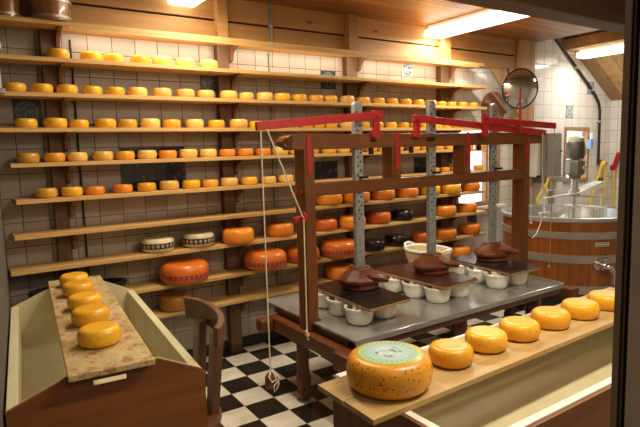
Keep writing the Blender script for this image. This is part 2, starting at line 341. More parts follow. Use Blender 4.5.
# ---------------------------------------------------------------- mesh helpers
ORG = {}
def tag(o, label=None, cat=None, group=None, kind=None):
    if label: o['label'] = label
    if cat: o['category'] = cat
    if group: o['group'] = group
    if kind: o['kind'] = kind
    return o
def thing(name, label, cat, loc=(0, 0, 0), rz=0, group=None, local=False):
    o = bpy.data.objects.new(name, None); COL.objects.link(o); o.empty_display_size = .05
    o.location = loc; o.rotation_euler = (0, 0, rz); ORG[o.name] = Vector((0, 0, 0)) if local else Vector(loc)
    return tag(o, label, cat, group)
class MB:
    def __init__(s): s.v = []; s.f = []
    def add(s, vs, fs):
        n = len(s.v); s.v += [Vector(v) for v in vs]; s.f += [tuple(i+n for i in f) for f in fs]; return s
    def box(s, x0, x1, y0, y1, z0, z1):
        return s.add([(x, y, z) for z in (z0, z1) for y in (y0, y1) for x in (x0, x1)],
                     [(0, 2, 3, 1), (4, 5, 7, 6), (0, 1, 5, 4), (2, 6, 7, 3), (0, 4, 6, 2), (1, 3, 7, 5)])
    def hexa(s, b4, t4):      # two matching quads
        return s.add(list(b4)+list(t4), [(3, 2, 1, 0), (4, 5, 6, 7)]+[(i, (i+1) % 4, 4+(i+1) % 4, 4+i) for i in range(4)])
    def bar(s, a, b, w, h, up=(0, 0, 1)):
        a = Vector(a); b = Vector(b); d = (b-a).normalized(); up = Vector(up)
        if abs(d.dot(up)) > .98: up = Vector((1, 0, 0))
        x = d.cross(up).normalized()*w/2; y = x.cross(d).normalized()*h/2
        return s.hexa([a-x-y, a+x-y, a+x+y, a-x+y], [b-x-y, b+x-y, b+x+y, b-x+y])
    def prism(s, poly, ext):  # poly = 3d points, ext = extrusion vector
        n = len(poly); e = Vector(ext); P = [Vector(p) for p in poly]
        return s.add(P+[p+e for p in P], [tuple(range(n))[::-1], tuple(range(n, 2*n))]+[(i, (i+1) % n, n+(i+1) % n, n+i) for i in range(n)])
    def lathe(s, prof, c=(0, 0, 0), n=28, sx=1, sy=1, cap=True):
        c = Vector(c); vs = []; fs = []
        for (r, z) in prof:
            for k in range(n): vs.append(c+Vector((r*math.cos(2*PI*k/n)*sx, r*math.sin(2*PI*k/n)*sy, z)))
        for j in range(len(prof)-1):
            for k in range(n): fs.append((j*n+k, j*n+(k+1) % n, (j+1)*n+(k+1) % n, (j+1)*n+k))
        if cap:
            if prof[0][0] > 1e-6: fs.append(tuple(range(n))[::-1])
            if prof[-1][0] > 1e-6: fs.append(tuple((len(prof)-1)*n+k for k in range(n)))
        return s.add(vs, fs)
    def tube(s, pts, r, n=8, closed=False):
        P = [Vector(p) for p in pts]; m_ = len(P); vs = []; fs = []; R = r if isinstance(r, (list, tuple)) else [r]*m_
        pu = None
        for i, p in enumerate(P):
            a = P[(i-1) % m_] if (closed or i > 0) else p; b = P[(i+1) % m_] if (closed or i < m_-1) else p
            d = (b-a).normalized()
            if pu is None: pu = d.orthogonal().normalized()
            pu = (pu-d*pu.dot(d)); pu = pu.normalized() if pu.length > 1e-6 else d.orthogonal().normalized()
            w_ = d.cross(pu)
            for k in range(n): t_ = 2*PI*k/n; vs.append(p+(pu*math.cos(t_)+w_*math.sin(t_))*R[i])
        L = m_ if closed else m_-1
        for i in range(L):
            j = (i+1) % m_
            for k in range(n): fs.append((i*n+k, i*n+(k+1) % n, j*n+(k+1) % n, j*n+k))
        if not closed: fs += [tuple(range(n))[::-1], tuple((m_-1)*n+k for k in range(n))]
        return s.add(vs, fs)
    def xf(s, M_):
        s.v = [M_ @ v for v in s.v]; return s
    def build(s, name, mat, parent=None, loc=None, smooth=False, bevel=0, rz=0, seg=2):
        off = ORG.get(parent.name, Vector()) if parent else Vector(loc or (0, 0, 0))
        me = bpy.data.meshes.new(name); me.from_pydata([tuple(v-off) for v in s.v], [], s.f); me.validate(); 
        import bmesh as _b
        bm = _b.new(); bm.from_mesh(me); _b.ops.remove_doubles(bm, verts=bm.verts, dist=1e-6); _b.ops.recalc_face_normals(bm, faces=bm.faces); bm.to_mesh(me); bm.free()
        me.materials.append(MATS[mat])
        o = bpy.data.objects.new(name, me); COL.objects.link(o)
        if parent: o.parent = parent; ORG[o.name] = off
        elif loc: o.location = loc; ORG[o.name] = off
        if bevel:
            md = o.modifiers.new('bevel', 'BEVEL'); md.width = bevel; md.segments = seg; md.limit_method = 'ANGLE'; md.angle_limit = .6
            md.harden_normals = False
        if smooth:
            for p in me.polygons: p.use_smooth = True
            me.set_sharp_from_angle(angle=.7)
        return o
def struct(name, mb, mat, **k): return tag(mb.build(name, mat, **k), kind='structure')
def dup(root):
    r = root.copy(); COL.objects.link(r)
    def kids(a, b):
        for ch in list(a.children):
            c_ = ch.copy(); COL.objects.link(c_); c_.parent = b; kids(ch, c_)
    kids(root, r); return r
def arcp(c, r, a0, a1, n, ax=(1, 0, 0), ay=(0, 0, 1)):
    c = Vector(c); ax = Vector(ax); ay = Vector(ay)
    return [c+ax*r*math.cos(a0+(a1-a0)*i/n)+ay*r*math.sin(a0+(a1-a0)*i/n) for i in range(n+1)]

# ================================================================ the setting
YB = 3.77
fl = MB().box(-.6, 7.4, -1.3, 4.0, -.05, 0); struct('floor', fl, 'checker_floor')
# back wall, left (behind the shelves)
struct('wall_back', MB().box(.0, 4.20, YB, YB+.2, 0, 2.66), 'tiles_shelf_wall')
# back wall, right part: two window openings
WA = (4.20, 4.90, .90, 1.74); WB = (6.12, 6.66, 1.05, 1.73)
wr = MB()
wr.box(4.20, 7.3, YB, YB+.2, 0, .90); wr.box(4.20, 4.90, YB, YB+.2, 1.74, 3.4); wr.box(4.90, 6.12, YB, YB+.2, .90, 3.4)
wr.box(6.12, 6.66, YB, YB+.2, .90, 1.05); wr.box(6.12, 6.66, YB, YB+.2, 1.73, 3.4); wr.box(6.66, 7.3, YB, YB+.2, .90, 3.4)
struct('wall_back_right', wr, 'tiles_vat_wall')
def wlx(y): return .205+.0845*(y-YB)
struct('wall_left', MB().prism([(wlx(YB+.1), YB+.1, 0), (wlx(-1.3), -1.3, 0), (wlx(-1.3)-.15, -1.3, 0), (wlx(YB+.1)-.15, YB+.1, 0)], (0, 0, 2.66)), 'left_wall')
struct('wall_right', MB().box(7.165, 7.35, -1.3, YB, 0, 2.12), 'tiles_right_wall')
struct('wall_rear', MB().box(-.8, 7.3, -1.35, -1.25, 0, 3.4), 'rear_wall')
wf = MB(); wf.box(.80, 7.16, .25, .40, 0, 2.66); wf.box(-.10, .80, .25, .40, 0, .85); wf.box(-.10, .80, .25, .40, 2.45, 2.66)
struct('wall_front', wf, 'room_wall')
struct('ceiling', MB().box(-.6, 5.47, -1.3, 3.9, 2.66, 2.72), 'ceiling_planks')
struct('trim_1', MB().box(5.42, 5.47, -1.3, 3.9, 2.72, 3.35), 'beam_pine')
rz_ = lambda x: 2.07+.64*(7.165-x)
struct('wall_roof_slope', MB().prism([(5.47, -1.3, rz_(5.47)), (7.3, -1.3, rz_(7.3)), (7.3, -1.3, rz_(7.3)+.06), (5.47, -1.3, rz_(5.47)+.06)], (0, 5.2, 0)), 'roof_planks')
# two thick planks on the wall above the shelves with a gap between
struct('trim_2', MB().box(.18, 5.12, 3.735, YB, 2.337, 2.484), 'beam_pine', bevel=.004)
struct('trim_3', MB().box(.18, 5.12, 3.735, YB, 2.498, 2.66), 'beam_pine', bevel=.004)
struct('gap_shade_strip', MB().box(.18, 5.12, 3.760, 3.769, 2.480, 2.502), 'jamb_black')  # black strip standing in for the shade inside the plank gap
struct('baseboard_back', MB().box(.1, 7.16, YB-.018, YB, 0, .08), 'black_plastic')
struct('baseboard_right', MB().box(7.147, 7.165, .4, YB, 0, .08), 'black_plastic')
# the big ceiling beam, the purlin, the wall post and its diagonal brace
struct('trim_4', MB().box(-.3, 7.0, 2.265, 2.46, 2.45, 2.66), 'dark_beam', bevel=.008)
struct('trim_5', MB().box(6.03, 6.24, .4, YB, 2.62, 2.745), 'brace_pine', bevel=.006)
struct('trim_6', MB().box(5.15, 5.29, 3.69, YB, 0, 2.66).box(5.30, 5.415, 3.70, YB, 0, 2.66), 'brace_pine', bevel=.005)
struct('trim_7', MB().prism([(4.70, 3.70, 2.33), (5.02, 3.70, 2.33), (5.15, 3.70, 2.18), (5.15, 3.70, 1.84)], (0, .035, 0)), 'brace_pine', bevel=.004)

# window frames and panes in the back wall
def window(name, x0, x1, z0, z1, mull, fm, sill=True):
    mb = MB(); t = .045; y0, y1 = YB-.012, YB+.06
    mb.box(x0, x0+t, y0, y1, z0, z1).box(x1-t, x1, y0, y1, z0, z1).box(x0+t, x1-t, y0, y1, z1-t, z1).box(x0+t, x1-t, y0, y1, z0, z0+t)
    for mx_ in mull: mb.box(mx_-.018, mx_+.018, y0+.01, y1, z0+t, z1-t)
    f_ = struct(name, mb, fm, loc=((x0+x1)/2, YB, z0), bevel=.003)
    MB().box(x0+t, x1-t, YB+.03, YB+.034, z0+t, z1-t).build('pane', 'pane_glass', f_)
    if sill: MB().box(x0-.03, x1+.02, YB-.09, YB, z0-.03, z0).build('sill', 'white_paint', f_, bevel=.004)
    return f_
window('window_1', *WA, [4.70], 'batten_wood')
window('window_2', *WB, [], 'batten_wood', False)

# the window the camera looks through: its frame on the right and the pane
jx = .789
fr = struct('window_3', MB().box(jx, .84, .392, .40, .85, 2.45), 'jamb_brown')
MB().box(jx+.006, .84, .377, .392, .85, 2.45).build('seal', 'jamb_black', fr)
MB().box(jx+.003, .84, .3855, .3885, .85, 2.45).build('slit', 'jamb_slit', fr)
MB().box(jx-.004, .84, .25, .377, .85, 2.45).build('casing', 'jamb_grey', fr)
MB().box(-.10, jx, .388, .391, .85, 2.45).build('pane', 'pane_glass', fr)

# delft tiles set in the wall
def delft_tile(kx, kz, mat, label, w=1, h=1, cat='tile', grp=None, x0=.310, z0=2.196):
    x = x0+.151*kx; z = z0-.151*kz; g = .003
    c_ = (x+.0755*w, YB, z-.0755*h)
    o = MB().box(x+g, x+.151*w-g, YB-.003, YB, z-.151*h+g, z-g).build('painted_tile' if w == 1 else 'tile_picture', mat, loc=c_)
    return tag(o, label, cat, grp)
delft_tile(0, 2, 'delft_dark', 'dark blue painted wall tile behind the leftmost cheeses on the fourth shelf')
delft_tile(8, .4, 'delft_dark', 'painted wall tile with a ring motif beside the second wall post')
delft_tile(15, 0, 'delft_dark', 'dark framed painted tile between the two top shelves, centre of wall')
delft_tile(21, -1, 'delft_white', 'white tile with blue ring motif right under the top shelf')
delft_tile(27, 9, 'delft_dark', 'dark painted tile by the right end of the lower shelves')
delft_tile(0, 0, 'delft_grey', 'white and blue painted tile above the small window behind the vat', x0=6.14, z0=1.987)
delft_tile(3, -2, 'delft_grey', 'blue painted tile behind the dark pipe under the roof slope', x0=6.14, z0=1.987)
delft_tile(5, 6, 'delft_dark', 'dark painted tile low behind the yellow hose on the vat wall', x0=6.14, z0=1.987)
delft_tile(4, 4, 'tile_picture', 'large dark tile picture behind the cheeses on the left half', 3, 2, 'tile picture')
delft_tile(14, 5, 'tile_picture', 'dark tile picture seen through the left opening of the press frame', 2, 1.3, 'tile picture')
delft_tile(22, 5, 'tile_picture', 'dark tile picture seen beside the middle post of the press', 2, 1.3, 'tile picture')

# ================================================================ shelving
ZB = [2.310, 2.097, 1.892, 1.687, 1.483, 1.269, 1.06, .853, .626, .427]
XA = [.205, .205, .205, .205, .255, .265, .24, .205, .85, .85]
XE = [4.37, 4.42, 4.42, 4.42, 4.42, 4.42, 4.42, 4.42, 4.42, 4.42]
POSTS = [(.485, .565), (1.63, 1.72), (2.80, 2.91), (3.93, 4.04)]
ORD = 'zero first second third fourth fifth sixth seventh eighth ninth tenth eleventh twelfth thirteenth fourteenth fifteenth sixteenth seventeenth eighteenth nineteenth twentieth'.split()
def rear_(x0, x1, z):      # the back of a board, notched round the posts
    m_ = MB(); e = [x0]+[v for p_ in POSTS if p_[0] > x0 for v in p_]+[x1]
    for k in range(0, len(e), 2): m_.box(e[k], e[k+1], 3.699, 3.762, z, z+.025)
    return m_.v, m_.f
for i, (z, x0, x1) in enumerate(zip(ZB, XA, XE)):
    nm_ = 'topmost long pine shelf board with the two buckets' if i == 0 else ('lowest long pine shelf board on the back wall' if i == 9 else 'long pine shelf board, %s from the top on the back wall' % ORD[i+1])
    tag(MB().box(x0, x1, 3.55, 3.699, z, z+.025).add(*rear_(x0, x1, z)).build('shelf_board', 'shelf_pine', loc=(2.3, 3.66, z), bevel=.002), nm_, 'shelf', 'pine boards of the cheese shelves')
tag(MB().box(.62, 4.30, 3.55, 3.560, 2.291, 2.3095).build('lamp_hiding_lip', 'shelf_pine', loc=(2.3, 3.555, 2.30)), 'narrow wooden lip added under the topmost shelf to hide the tube lamp', 'shelf')  # added lip, keeps the strip lamp out of sight
st_ = tag(MB().box(.65, 4.25, 3.5605, 3.568, 2.3005, 2.3098).build('light_strip', 'white_paint', loc=(2.3, 3.565, 2.3098)), 'slim white tube lamp tucked behind the lip of the topmost shelf', 'lamp')
pn = ['first dark wooden shelf post from the left with shelf brackets', 'second wooden shelf post from the left with shelf brackets', 'third wooden shelf post from the left, behind the left press bar', 'rightmost wooden shelf post with brackets, behind the middle press bar']
for j, (x0, x1) in enumerate(POSTS):
    rack = thing('shelf_post', pn[j], 'post', ((x0+x1)/2, 3.73, 0), group='posts of the cheese shelves')
    MB().box(x0, x1, 3.70, 3.765, 0, 2.335).build('upright', 'post_pine', rack)
    if j: MB().box(x0, x1-.012, 3.665, 3.733, 2.337, 2.655).build('upright_top', 'beam_pine', rack, bevel=.003)
    xc = x1+.0005
    for i, z in enumerate(ZB):
        if i >= 8 and x0 < .8: continue
        poly = [(xc, 3.762, z), (xc, 3.566, z), (xc, 3.566, z-.016)]
        for k in range(9):
            t_ = k/8; poly.append((xc, 3.575+.10*math.sin(t_*PI/2), z-.020-.085*(1-math.cos(t_*PI/2))))
        poly += [(xc, 3.70, z-.112), (xc, 3.762, z-.118)]
        MB().prism(poly, (.024, 0, 0)).build('bracket', 'bracket_wood', rack, bevel=.002, seg=1)

# ---------------------------------------------------------------- cheeses
def cheese_profile(h=.90, flat=.70, bulge=.30, dish=.012, n=14):
    p = [(0, 0), (flat*.98, 0)]
    for i in range(1, n):
        a = -PI/2+PI*i/n; ca = math.cos(a)**.72; sa = math.copysign(abs(math.sin(a))**.86, math.sin(a))
        p.append((flat+bulge*ca, h/2*(1+sa)))
    p += [(flat*.98, h), (flat*.6, h-dish), (0, h-dish*1.5)]
    return p
UNIT = {}
def unit(kind, rindm, h, **k):
    me = MB().lathe(cheese_profile(h, **k), n=36).build('cheese', rindm, smooth=True)
    UNIT[kind] = (me.data, h); bpy.data.objects.remove(me)
unit(0, 'rind_gold', .93); unit(1, 'rind_pale', .95); unit(2, 'rind_orange', .90); unit(3, 'rind_olive', .95)
unit(4, 'rind_red', .85, flat=.66, bulge=.34); unit(5, 'rind_red', .92); unit(6, 'rind_black', .90); unit(7, 'rind_herb', .95)
unit('banded', 'rind_cream', .84); unit('redband', 'rind_redorange', .84, flat=.60, bulge=.40)
unit('flat', 'rind_gold', .88, flat=.62, bulge=.38)
BAND = {}
def bandmesh(key, mat, h, z0, z1, flat, bulge):
    pr = [(r_*1.006, z) for r_, z in cheese_profile(h, flat, bulge, n=28) if z0 <= z <= z1 and r_ > .8]
    o = MB().lathe(pr, n=48, cap=False).build('band', mat, smooth=True); BAND[key] = o.data; bpy.data.objects.remove(o)
bandmesh('banded', 'band_oval', .84, .24, .60, .70, .30); bandmesh('redband', 'band_red', .84, .22, .46, .60, .40)
def wheel(kind, x, y, z, r, label, group=None, rz=None):
    me, h = UNIT[kind]
    o = bpy.data.objects.new('cheese', me); COL.objects.link(o)
    o.location = (x, y, z); o.scale = (r, r, r); o.rotation_euler = (0, 0, random.uniform(0, 6) if rz is None else rz)
    if kind in BAND:
        b_ = bpy.data.objects.new('band', BAND[kind]); COL.objects.link(b_); b_.parent = o
        b_['label'] = 'dark band with pale ovals' if kind == 'banded' else 'red printed paper band'
    return tag(o, label, 'cheese', group)
ORD = 'zero first second third fourth fifth sixth seventh eighth ninth tenth eleventh twelfth thirteenth fourteenth fifteenth sixteenth seventeenth eighteenth nineteenth twentieth'.split()
CH={2:[(0.567,0.065,0),(0.754,0.065,0),(0.89,0.062,0),(1.057,0.065,0),(1.203,0.067,1),(1.362,0.066,1),(1.533,0.065,1)],3:[(0.321,0.061,0),(0.463,0.061,0),(0.601,0.061,0),(0.746,0.06,0),(0.884,0.06,0),(1.027,0.062,1),(1.189,0.064,1),(1.353,0.064,1),(1.5,0.062,1),(1.676,0.064,1),(1.817,0.058,1),(1.971,0.064,1),(2.123,0.065,0),(2.278,0.063,0),(2.434,0.062,0),(2.576,0.061,0),(2.75,0.063,1),(2.921,0.06,0),(3.087,0.058,0),(3.243,0.057,0),(3.405,0.058,0),(3.567,0.057,0),(3.726,0.055,1),(3.867,0.049,0),(4.005,0.049,0),(4.162,0.052,0),(4.321,0.05,0)],4:[(0.362,0.062,0),(0.521,0.066,0),(0.654,0.057,0),(0.812,0.065,0),(0.949,0.061,3),(1.095,0.067,1),(1.242,0.063,0),(1.406,0.065,1),(1.568,0.062,0),(1.745,0.069,1),(1.889,0.058,0),(2.062,0.067,0),(2.205,0.055,0),(2.336,0.056,0),(2.451,0.053,0),(2.57,0.062,0),(2.733,0.059,1),(2.915,0.058,0),(3.072,0.057,0),(3.228,0.057,0),(3.377,0.054,0),(3.515,0.05,0),(3.654,0.05,0),(3.813,0.051,0),(3.942,0.047,0),(4.076,0.047,0),(4.213,0.048,0),(4.339,0.043,0)],5:[(0.356,0.063,3),(0.5,0.061,0),(0.63,0.06,1),(0.782,0.063,1),(0.919,0.062,0),(1.062,0.064,1),(1.202,0.063,2),(1.348,0.065,1),(1.495,0.063,1),(1.643,0.061,2),(1.788,0.063,2),(1.939,0.061,2),(2.088,0.066,1),(2.234,0.059,0),(2.385,0.057,0),(2.548,0.064,0),(2.697,0.057,1),(2.845,0.055,0),(2.994,0.056,0),(3.137,0.055,0),(3.302,0.056,0),(3.499,0.061,0),(3.653,0.051,0),(3.833,0.051,0),(3.977,0.05,0),(4.119,0.048,0),(4.266,0.046,0),(4.423,0.054,0)],6:[(0.438,0.063,3),(0.582,0.063,0),(0.718,0.059,2),(0.891,0.062,2),(1.045,0.063,0),(1.199,0.067,1),(1.357,0.065,0),(1.499,0.06,0),(1.648,0.065,1),(1.811,0.064,0),(1.977,0.058,1),(2.129,0.063,1),(3.771,0.051,0),(3.915,0.05,0),(4.062,0.048,0),(4.404,0.054,0)],7:[(2.535,0.117,2),(2.829,0.116,2),(3.129,0.107,2),(3.419,0.105,2),(3.709,0.103,0),(3.996,0.1,0),(4.284,0.098,2)],8:[(1.699,0.119,2),(2.057,0.114,2),(2.483,0.113,4),(2.775,0.116,2),(3.072,0.111,5),(3.36,0.105,6),(3.921,0.107,2),(4.237,0.1,2)],9:[(3.004,0.107,6),(3.278,0.109,6),(3.601,0.103,4),(3.928,0.106,2),(4.272,0.113,2)],10:[(1.19,0.114,7),(2.635,0.129,2),(4.123,0.108,2)]}
CH[8] = [(1.096, .112, 'banded'), (1.387, .116, 'banded')]+CH[8]
CH[9] = [(1.272, .170, 'redband'), (1.918, .165, 'redband'), (2.262, .138, 'redband'), (2.631, .160, 'redband')]+CH[9]
SH = {2: 'second shelf from top', 3: 'third shelf from top', 4: 'fourth shelf from top', 5: 'fifth shelf from top',
      6: 'sixth shelf from top', 7: 'seventh shelf from top', 8: 'eighth shelf from top', 9: 'ninth shelf from top', 10: 'lowest shelf'}
CN = {0: 'small golden', 1: 'small pale yellow', 2: 'deep orange', 3: 'dull yellow', 4: 'orange red', 5: 'reddish orange', 6: 'shiny black', 7: 'brownish orange',
      'banded': 'cream wheel with patterned dark band,', 'redband': 'large orange wheel with red band,'}
for s_, lst in CH.items():
    zt = ZB[s_-1]+.025; n_ = len(lst)
    for i, (x, r, k) in enumerate(lst):
        near = any(a-r < x < b+r for a, b in POSTS)
        y = min((3.695 if near else 3.758)-r, 3.64)
        if r > .13: y = 3.752-r
        xx = x*y/3.642
        place = ORD[i+1]+' from the left' if i < (n_+1)//2 else (ORD[n_-i]+' from the right' if i < n_-1 else 'last at the right end')
        if i == 0: place = 'leftmost'
        base = CN[k] if isinstance(k, str) else CN[k]+' cheese wheel,'
        wheel(k, xx, y, zt, r*(1 if k in ('banded', 'redband') else .99), '%s %s on the %s' % (base, place, SH[s_]), 'cheese wheels on the wall shelves')

# buckets on the top shelf
def bucket(x, y, z, r, h, label):
    t_ = thing('wooden_bucket', label, 'bucket', (x, y, z))
    MB().lathe([(r*.93, 0), (r*1.0, h), (r*.9, h), (r*.84, .02), (0, .02)], (x, y, z), 32).build('staves', 'bucket_staves', t_, smooth=True)
    for zz in (.012, h*.62):
        k_ = .93+.07*zz/h; MB().lathe([(r*k_+.001, zz), (r*k_+.005, zz), (r*k_+.007, zz+.015), (r*k_+.002, zz+.015)], (x, y, z), 32).build('hoop', 'hoop_steel', t_, smooth=True)
    MB().lathe([(0, 0), (r*.90, 0), (r*.90, .012), (0, .012)], (x, y, z+h*.9), 24).build('lid', 'lid_wood', t_)
bucket(.545, 3.62, 2.335, .112, .165, 'round wooden bucket with steel hoops on top shelf beside the first post')
bucket(.303, 3.648, 2.335, .083, .155, 'darker wooden bucket in the far left corner of the top shelf')

# thin steel rod at the left end of the top shelves
t_ = thing('shelf_rod', 'thin steel rod with clamps at the left end of upper shelves', 'rod', (.225, 3.53, 1.93))
MB().tube([(.240, 3.535, 1.92), (.240, 3.535, 2.30)], .008).build('rod', 'hoop_steel', t_, smooth=True)
MB().box(.222, .262, 3.52, 3.549, 2.14, 2.18).box(.222, .262, 3.52, 3.549, 1.90, 1.93).build('clamp', 'hoop_steel', t_, bevel=.004)
# vertical conduit right of the second post
t_ = thing('wall_conduit', 'thin grey vertical pipe running down the wall behind the shelves', 'pipe', (2.02, 3.72, 2.3))
MB().tube([(2.07, 3.71, 2.655), (2.09, 3.72, 2.60), (2.09, 3.722, 2.52)], .012).build('elbow', 'pipe_grey', t_)
MB().tube([(2.09, 3.722, 2.53), (2.09, 3.722, 2.337)], .011).tube([(2.09, 3.763, 2.30), (2.09, 3.763, .1)], .009).build('pipe', 'pipe_grey', t_)
MB().tube([(2.09, 3.722, 2.50), (2.09, 3.722, 2.48)], .019).build('coupling', 'steel', t_)
t_ = tag(MB().tube([(.66, 3.757, .1), (.66, 3.757, 2.27)], .006).build('wall_conduit', 'black_plastic', loc=(.66, 3.757, .1)), 'dark thin pipe on the tiles right beside the first shelf post', 'pipe')

# ================================================================ ceiling lamps
def batten(x0, x1, y0, y1, ztop, label):
    c_ = ((x0+x1)/2, (y0+y1)/2, ztop)
    t_ = thing('fluorescent_lamp', label, 'lamp', c_)
    MB().box(x0+.03, x1-.03, y0+.02, y1-.02, ztop-.045, ztop).build('housing', 'white_paint', t_, bevel=.004)
    MB().box(x0, x1, y0, y1, ztop-.105, ztop-.045).build('diffuser', 'tube_glow', t_, bevel=.012)
batten(3.70, 3.92, 2.70, 3.70, 2.658, 'bright fluorescent lamp on the plank ceiling above the press')
batten(1.29, 1.48, 2.5, 3.72, 2.658, 'fluorescent lamp above the shelves with only its end in view')
batten(6.04, 6.22, 2.35, 3.60, 2.617, 'bright fluorescent lamp under the sloping roof above the vat')
batten(1.3, 2.7, .70, .90, 2.658, 'fluorescent lamp above the counter of cheeses')

# ================================================================ press frame
P = thing('cheese_press', 'brown wooden cheese press frame with red levers over the steel table', 'cheese press', (2.66, 2.6, 0))
Y0, Y1 = 2.56, 2.668
for x0, x1 in ((1.62, 1.69), (3.63, 3.70)):
    MB().box(x0, x1, Y0, Y1, .40, 1.545).build('post', 'press_wood_z', P, bevel=.004)
tb = MB().box(1.545, 3.86, Y0, Y1, 1.54, 1.626)
tb.prism([(1.545, Y0+.006, 1.545), (1.52, Y0+.02, 1.56), (1.51, Y0+.05, 1.585), (1.52, Y0+.02, 1.61), (1.545, Y0+.006, 1.622)], (0, .09, 0))
tb.build('top_beam', 'press_wood_x', P, bevel=.004)
MB().box(1.69, 3.63, Y0+.004, Y1-.01, 1.272, 1.345).build('lower_rail', 'press_wood_x', P, bevel=.004)
for x0, x1 in ((2.28, 2.355), (2.945, 3.02)):
    MB().box(x0, x1, Y0+.002, Y1-.004, 1.345, 1.54).build('short_post', 'press_wood_z', P, bevel=.004)
# feet of the frame: cross beams, nose blocks, turned legs
for xa in (1.59, 3.62):
    MB().box(xa, xa+.10, 2.14, 3.02, .392, .478).build('cross_beam', 'press_wood_y', P, bevel=.008)
MB().box(1.50, 1.59, 2.93, 3.02, .392, .478).build('nose_block', 'press_wood_x', P, bevel=.018)
MB().box(1.55, 1.70, 2.11, 2.23, .383, .482).build('nose_block', 'press_wood_x', P, bevel=.008)
MB().box(1.60, 1.70, 2.66, 2.76, .375, .395).box(3.62, 3.72, 2.66, 2.76, .375, .395).build('post_shoe', 'press_wood_x', P, bevel=.004)
for xl in (1.655, 3.665):
    MB().lathe([(.028, .012), (.045, .03), (.047, .055), (.036, .07), (.036, .085), (.046, .10), (.046, .16), (.039, .175), (.036, .25), (.040, .385)], (xl, 2.70, 0), 20).build('leg', 'press_wood_z', P, smooth=True)
    MB().lathe([(.04, 0), (.045, .012), (0, .012)], (xl, 2.70, 0), 16).build('foot_pad', 'steel', P)
# red straps
for x in (1.652, 2.318, 2.985, 3.662):
    zb = 1.40
    MB().box(x-.014, x+.014, Y0-.006, Y0+.001, zb, 1.632).build('red_strap', 'red_paint', P, bevel=.001)
MB().tube([(1.612, 2.60, 1.30), (1.622, 2.60, 1.30)], .012).build('red_knob', 'red_paint', P, smooth=True)
MB().tube([(1.612, 2.645, 1.30), (1.622, 2.645, 1.30)], .012).build('red_knob', 'red_paint', P, smooth=True)
# levers
def lever(a, b, y, piv, px, extra=None):
    l = MB().bar(a, b, .020, .046).build('lever', 'red_paint', P, bevel=.003)
    MB().box(piv-.022, piv+.022, y-.004, y+.022, 1.60, px).box(piv-.022, piv+.022, y+.02, Y0+.02, 1.612, 1.63).build('pivot_stand', 'red_paint', l, bevel=.002)
    MB().tube([(piv, y-.02, px-.03), (piv, y+.03, px-.03)], .016, 12).build('pivot_bolt', 'red_paint', l)
    MB().tube([(piv, y+.06, 1.50), (piv, y+.06, 1.545)], .016, 10).build('bolt_end', 'black_iron', l)
    return l
lever((1.305, 2.522, 1.668), (2.17, 2.522, 1.738), 2.522, 2.125, 1.765)
lever((2.43, 2.532, 1.722), (3.85, 2.532, 1.620), 2.53, 2.47, 1.745)
l3 = lever((3.06, 2.498, 1.712), (3.93, 2.498, 1.674), 2.50, 3.10, 1.755)
MB().tube([(3.465, 2.485, 1.67), (3.465, 2.485, 1.95)], .0085).build('lever_handle', 'red_paint', l3, smooth=True)
MB().box(3.455, 3.475, 2.48, 2.52, 1.63, 1.72).build('handle_clamp', 'red_paint', l3, bevel=.002)
# ratchet bars with wooden press feet
def press_bar(x, zt, zf, i):
    w_ = .032; y0, y1 = 2.588, 2.618
    poly = [(x-w_, y0, zf), (x+w_, y0, zf)]+[(x+w_*math.cos(a_), y0, zt-w_+w_*math.sin(a_)) for a_ in [PI*k/10 for k in range(11)]]
    b_ = MB().prism(poly, (0, y1-y0, 0)).build('ratchet_bar', 'galvanised', P, bevel=.002)
    h_ = MB(); z = zf+.30; k = 0
    while z < zt-.05:
        sx = x+(.010 if k % 2 else -.010)
        if not (1.27 < z < 1.35 or 1.535 < z < 1.635): h_.tube([(sx, y0-.0015, z), (sx, y0+.002, z)], .0065, 8)
        z += .027; k += 1
    h_.build('peg_holes', 'black_iron', b_)
    MB().tube([(x-.02, y0-.045, 1.365), (x+.03, y0-.045, 1.365)], .008).tube([(x, y0-.05, 1.365), (x, y0+.02, 1.365)], .006).build('stop_pin', 'black_iron', b_)
    zl = .6745
    prof = [(.118, 0), (.122, .012), (.120, .030)]
    f_ = MB().lathe([(0, 0), (.112, 0), (.118, .008), (.116, .028), (.10, .032)], (x, 2.60, zl), 28).build('press_foot', 'foot_wood', b_, smooth=True)
    body = MB(); lv = [(.126, .105, .022), (.146, .122, .038), (.150, .125, .060), (.128, .106, .082), (.078, .066, .117), (.074, .062, .127)]
    n = 10; vs = []; fs = []
    for (a_, c_, z_) in lv:
        for k in range(n):
            t_ = 2*PI*(k+.5)/n; vs.append((x+a_*math.cos(t_), 2.60+c_*math.sin(t_), zl+z_))
    for j in range(len(lv)-1):
        for k in range(n): fs.append((j*n+k, j*n+(k+1) % n, (j+1)*n+(k+1) % n, (j+1)*n+k))
    fs += [tuple(range(n))[::-1], tuple((len(lv)-1)*n+k for k in range(n))]
    MB().add(vs, fs).build('press_block', 'foot_wood', b_, bevel=.006)
    MB().box(x-.058, x+.058, 2.56, 2.64, zl+.125, zl+.135).build('block_cap', 'press_wood_x', b_, bevel=.003)
    MB().tube([(x-.01, 2.50, zl+.085), (x+.05, 2.455, zl+.074), (x+.088, 2.44, zl+.062)], [.014, .024, .018], 12).build('peg_handle', 'foot_wood', b_, smooth=True)
    MB().tube([(x-.015, 2.52, zl+.09), (x-.008, 2.485, zl+.096)], .008, 8).build('red_stud', 'red_paint', b_)
press_bar(2.035, 1.825, .808, 0); press_bar(2.665, 1.845, .808, 1); press_bar(3.31, 1.84, .808, 2)
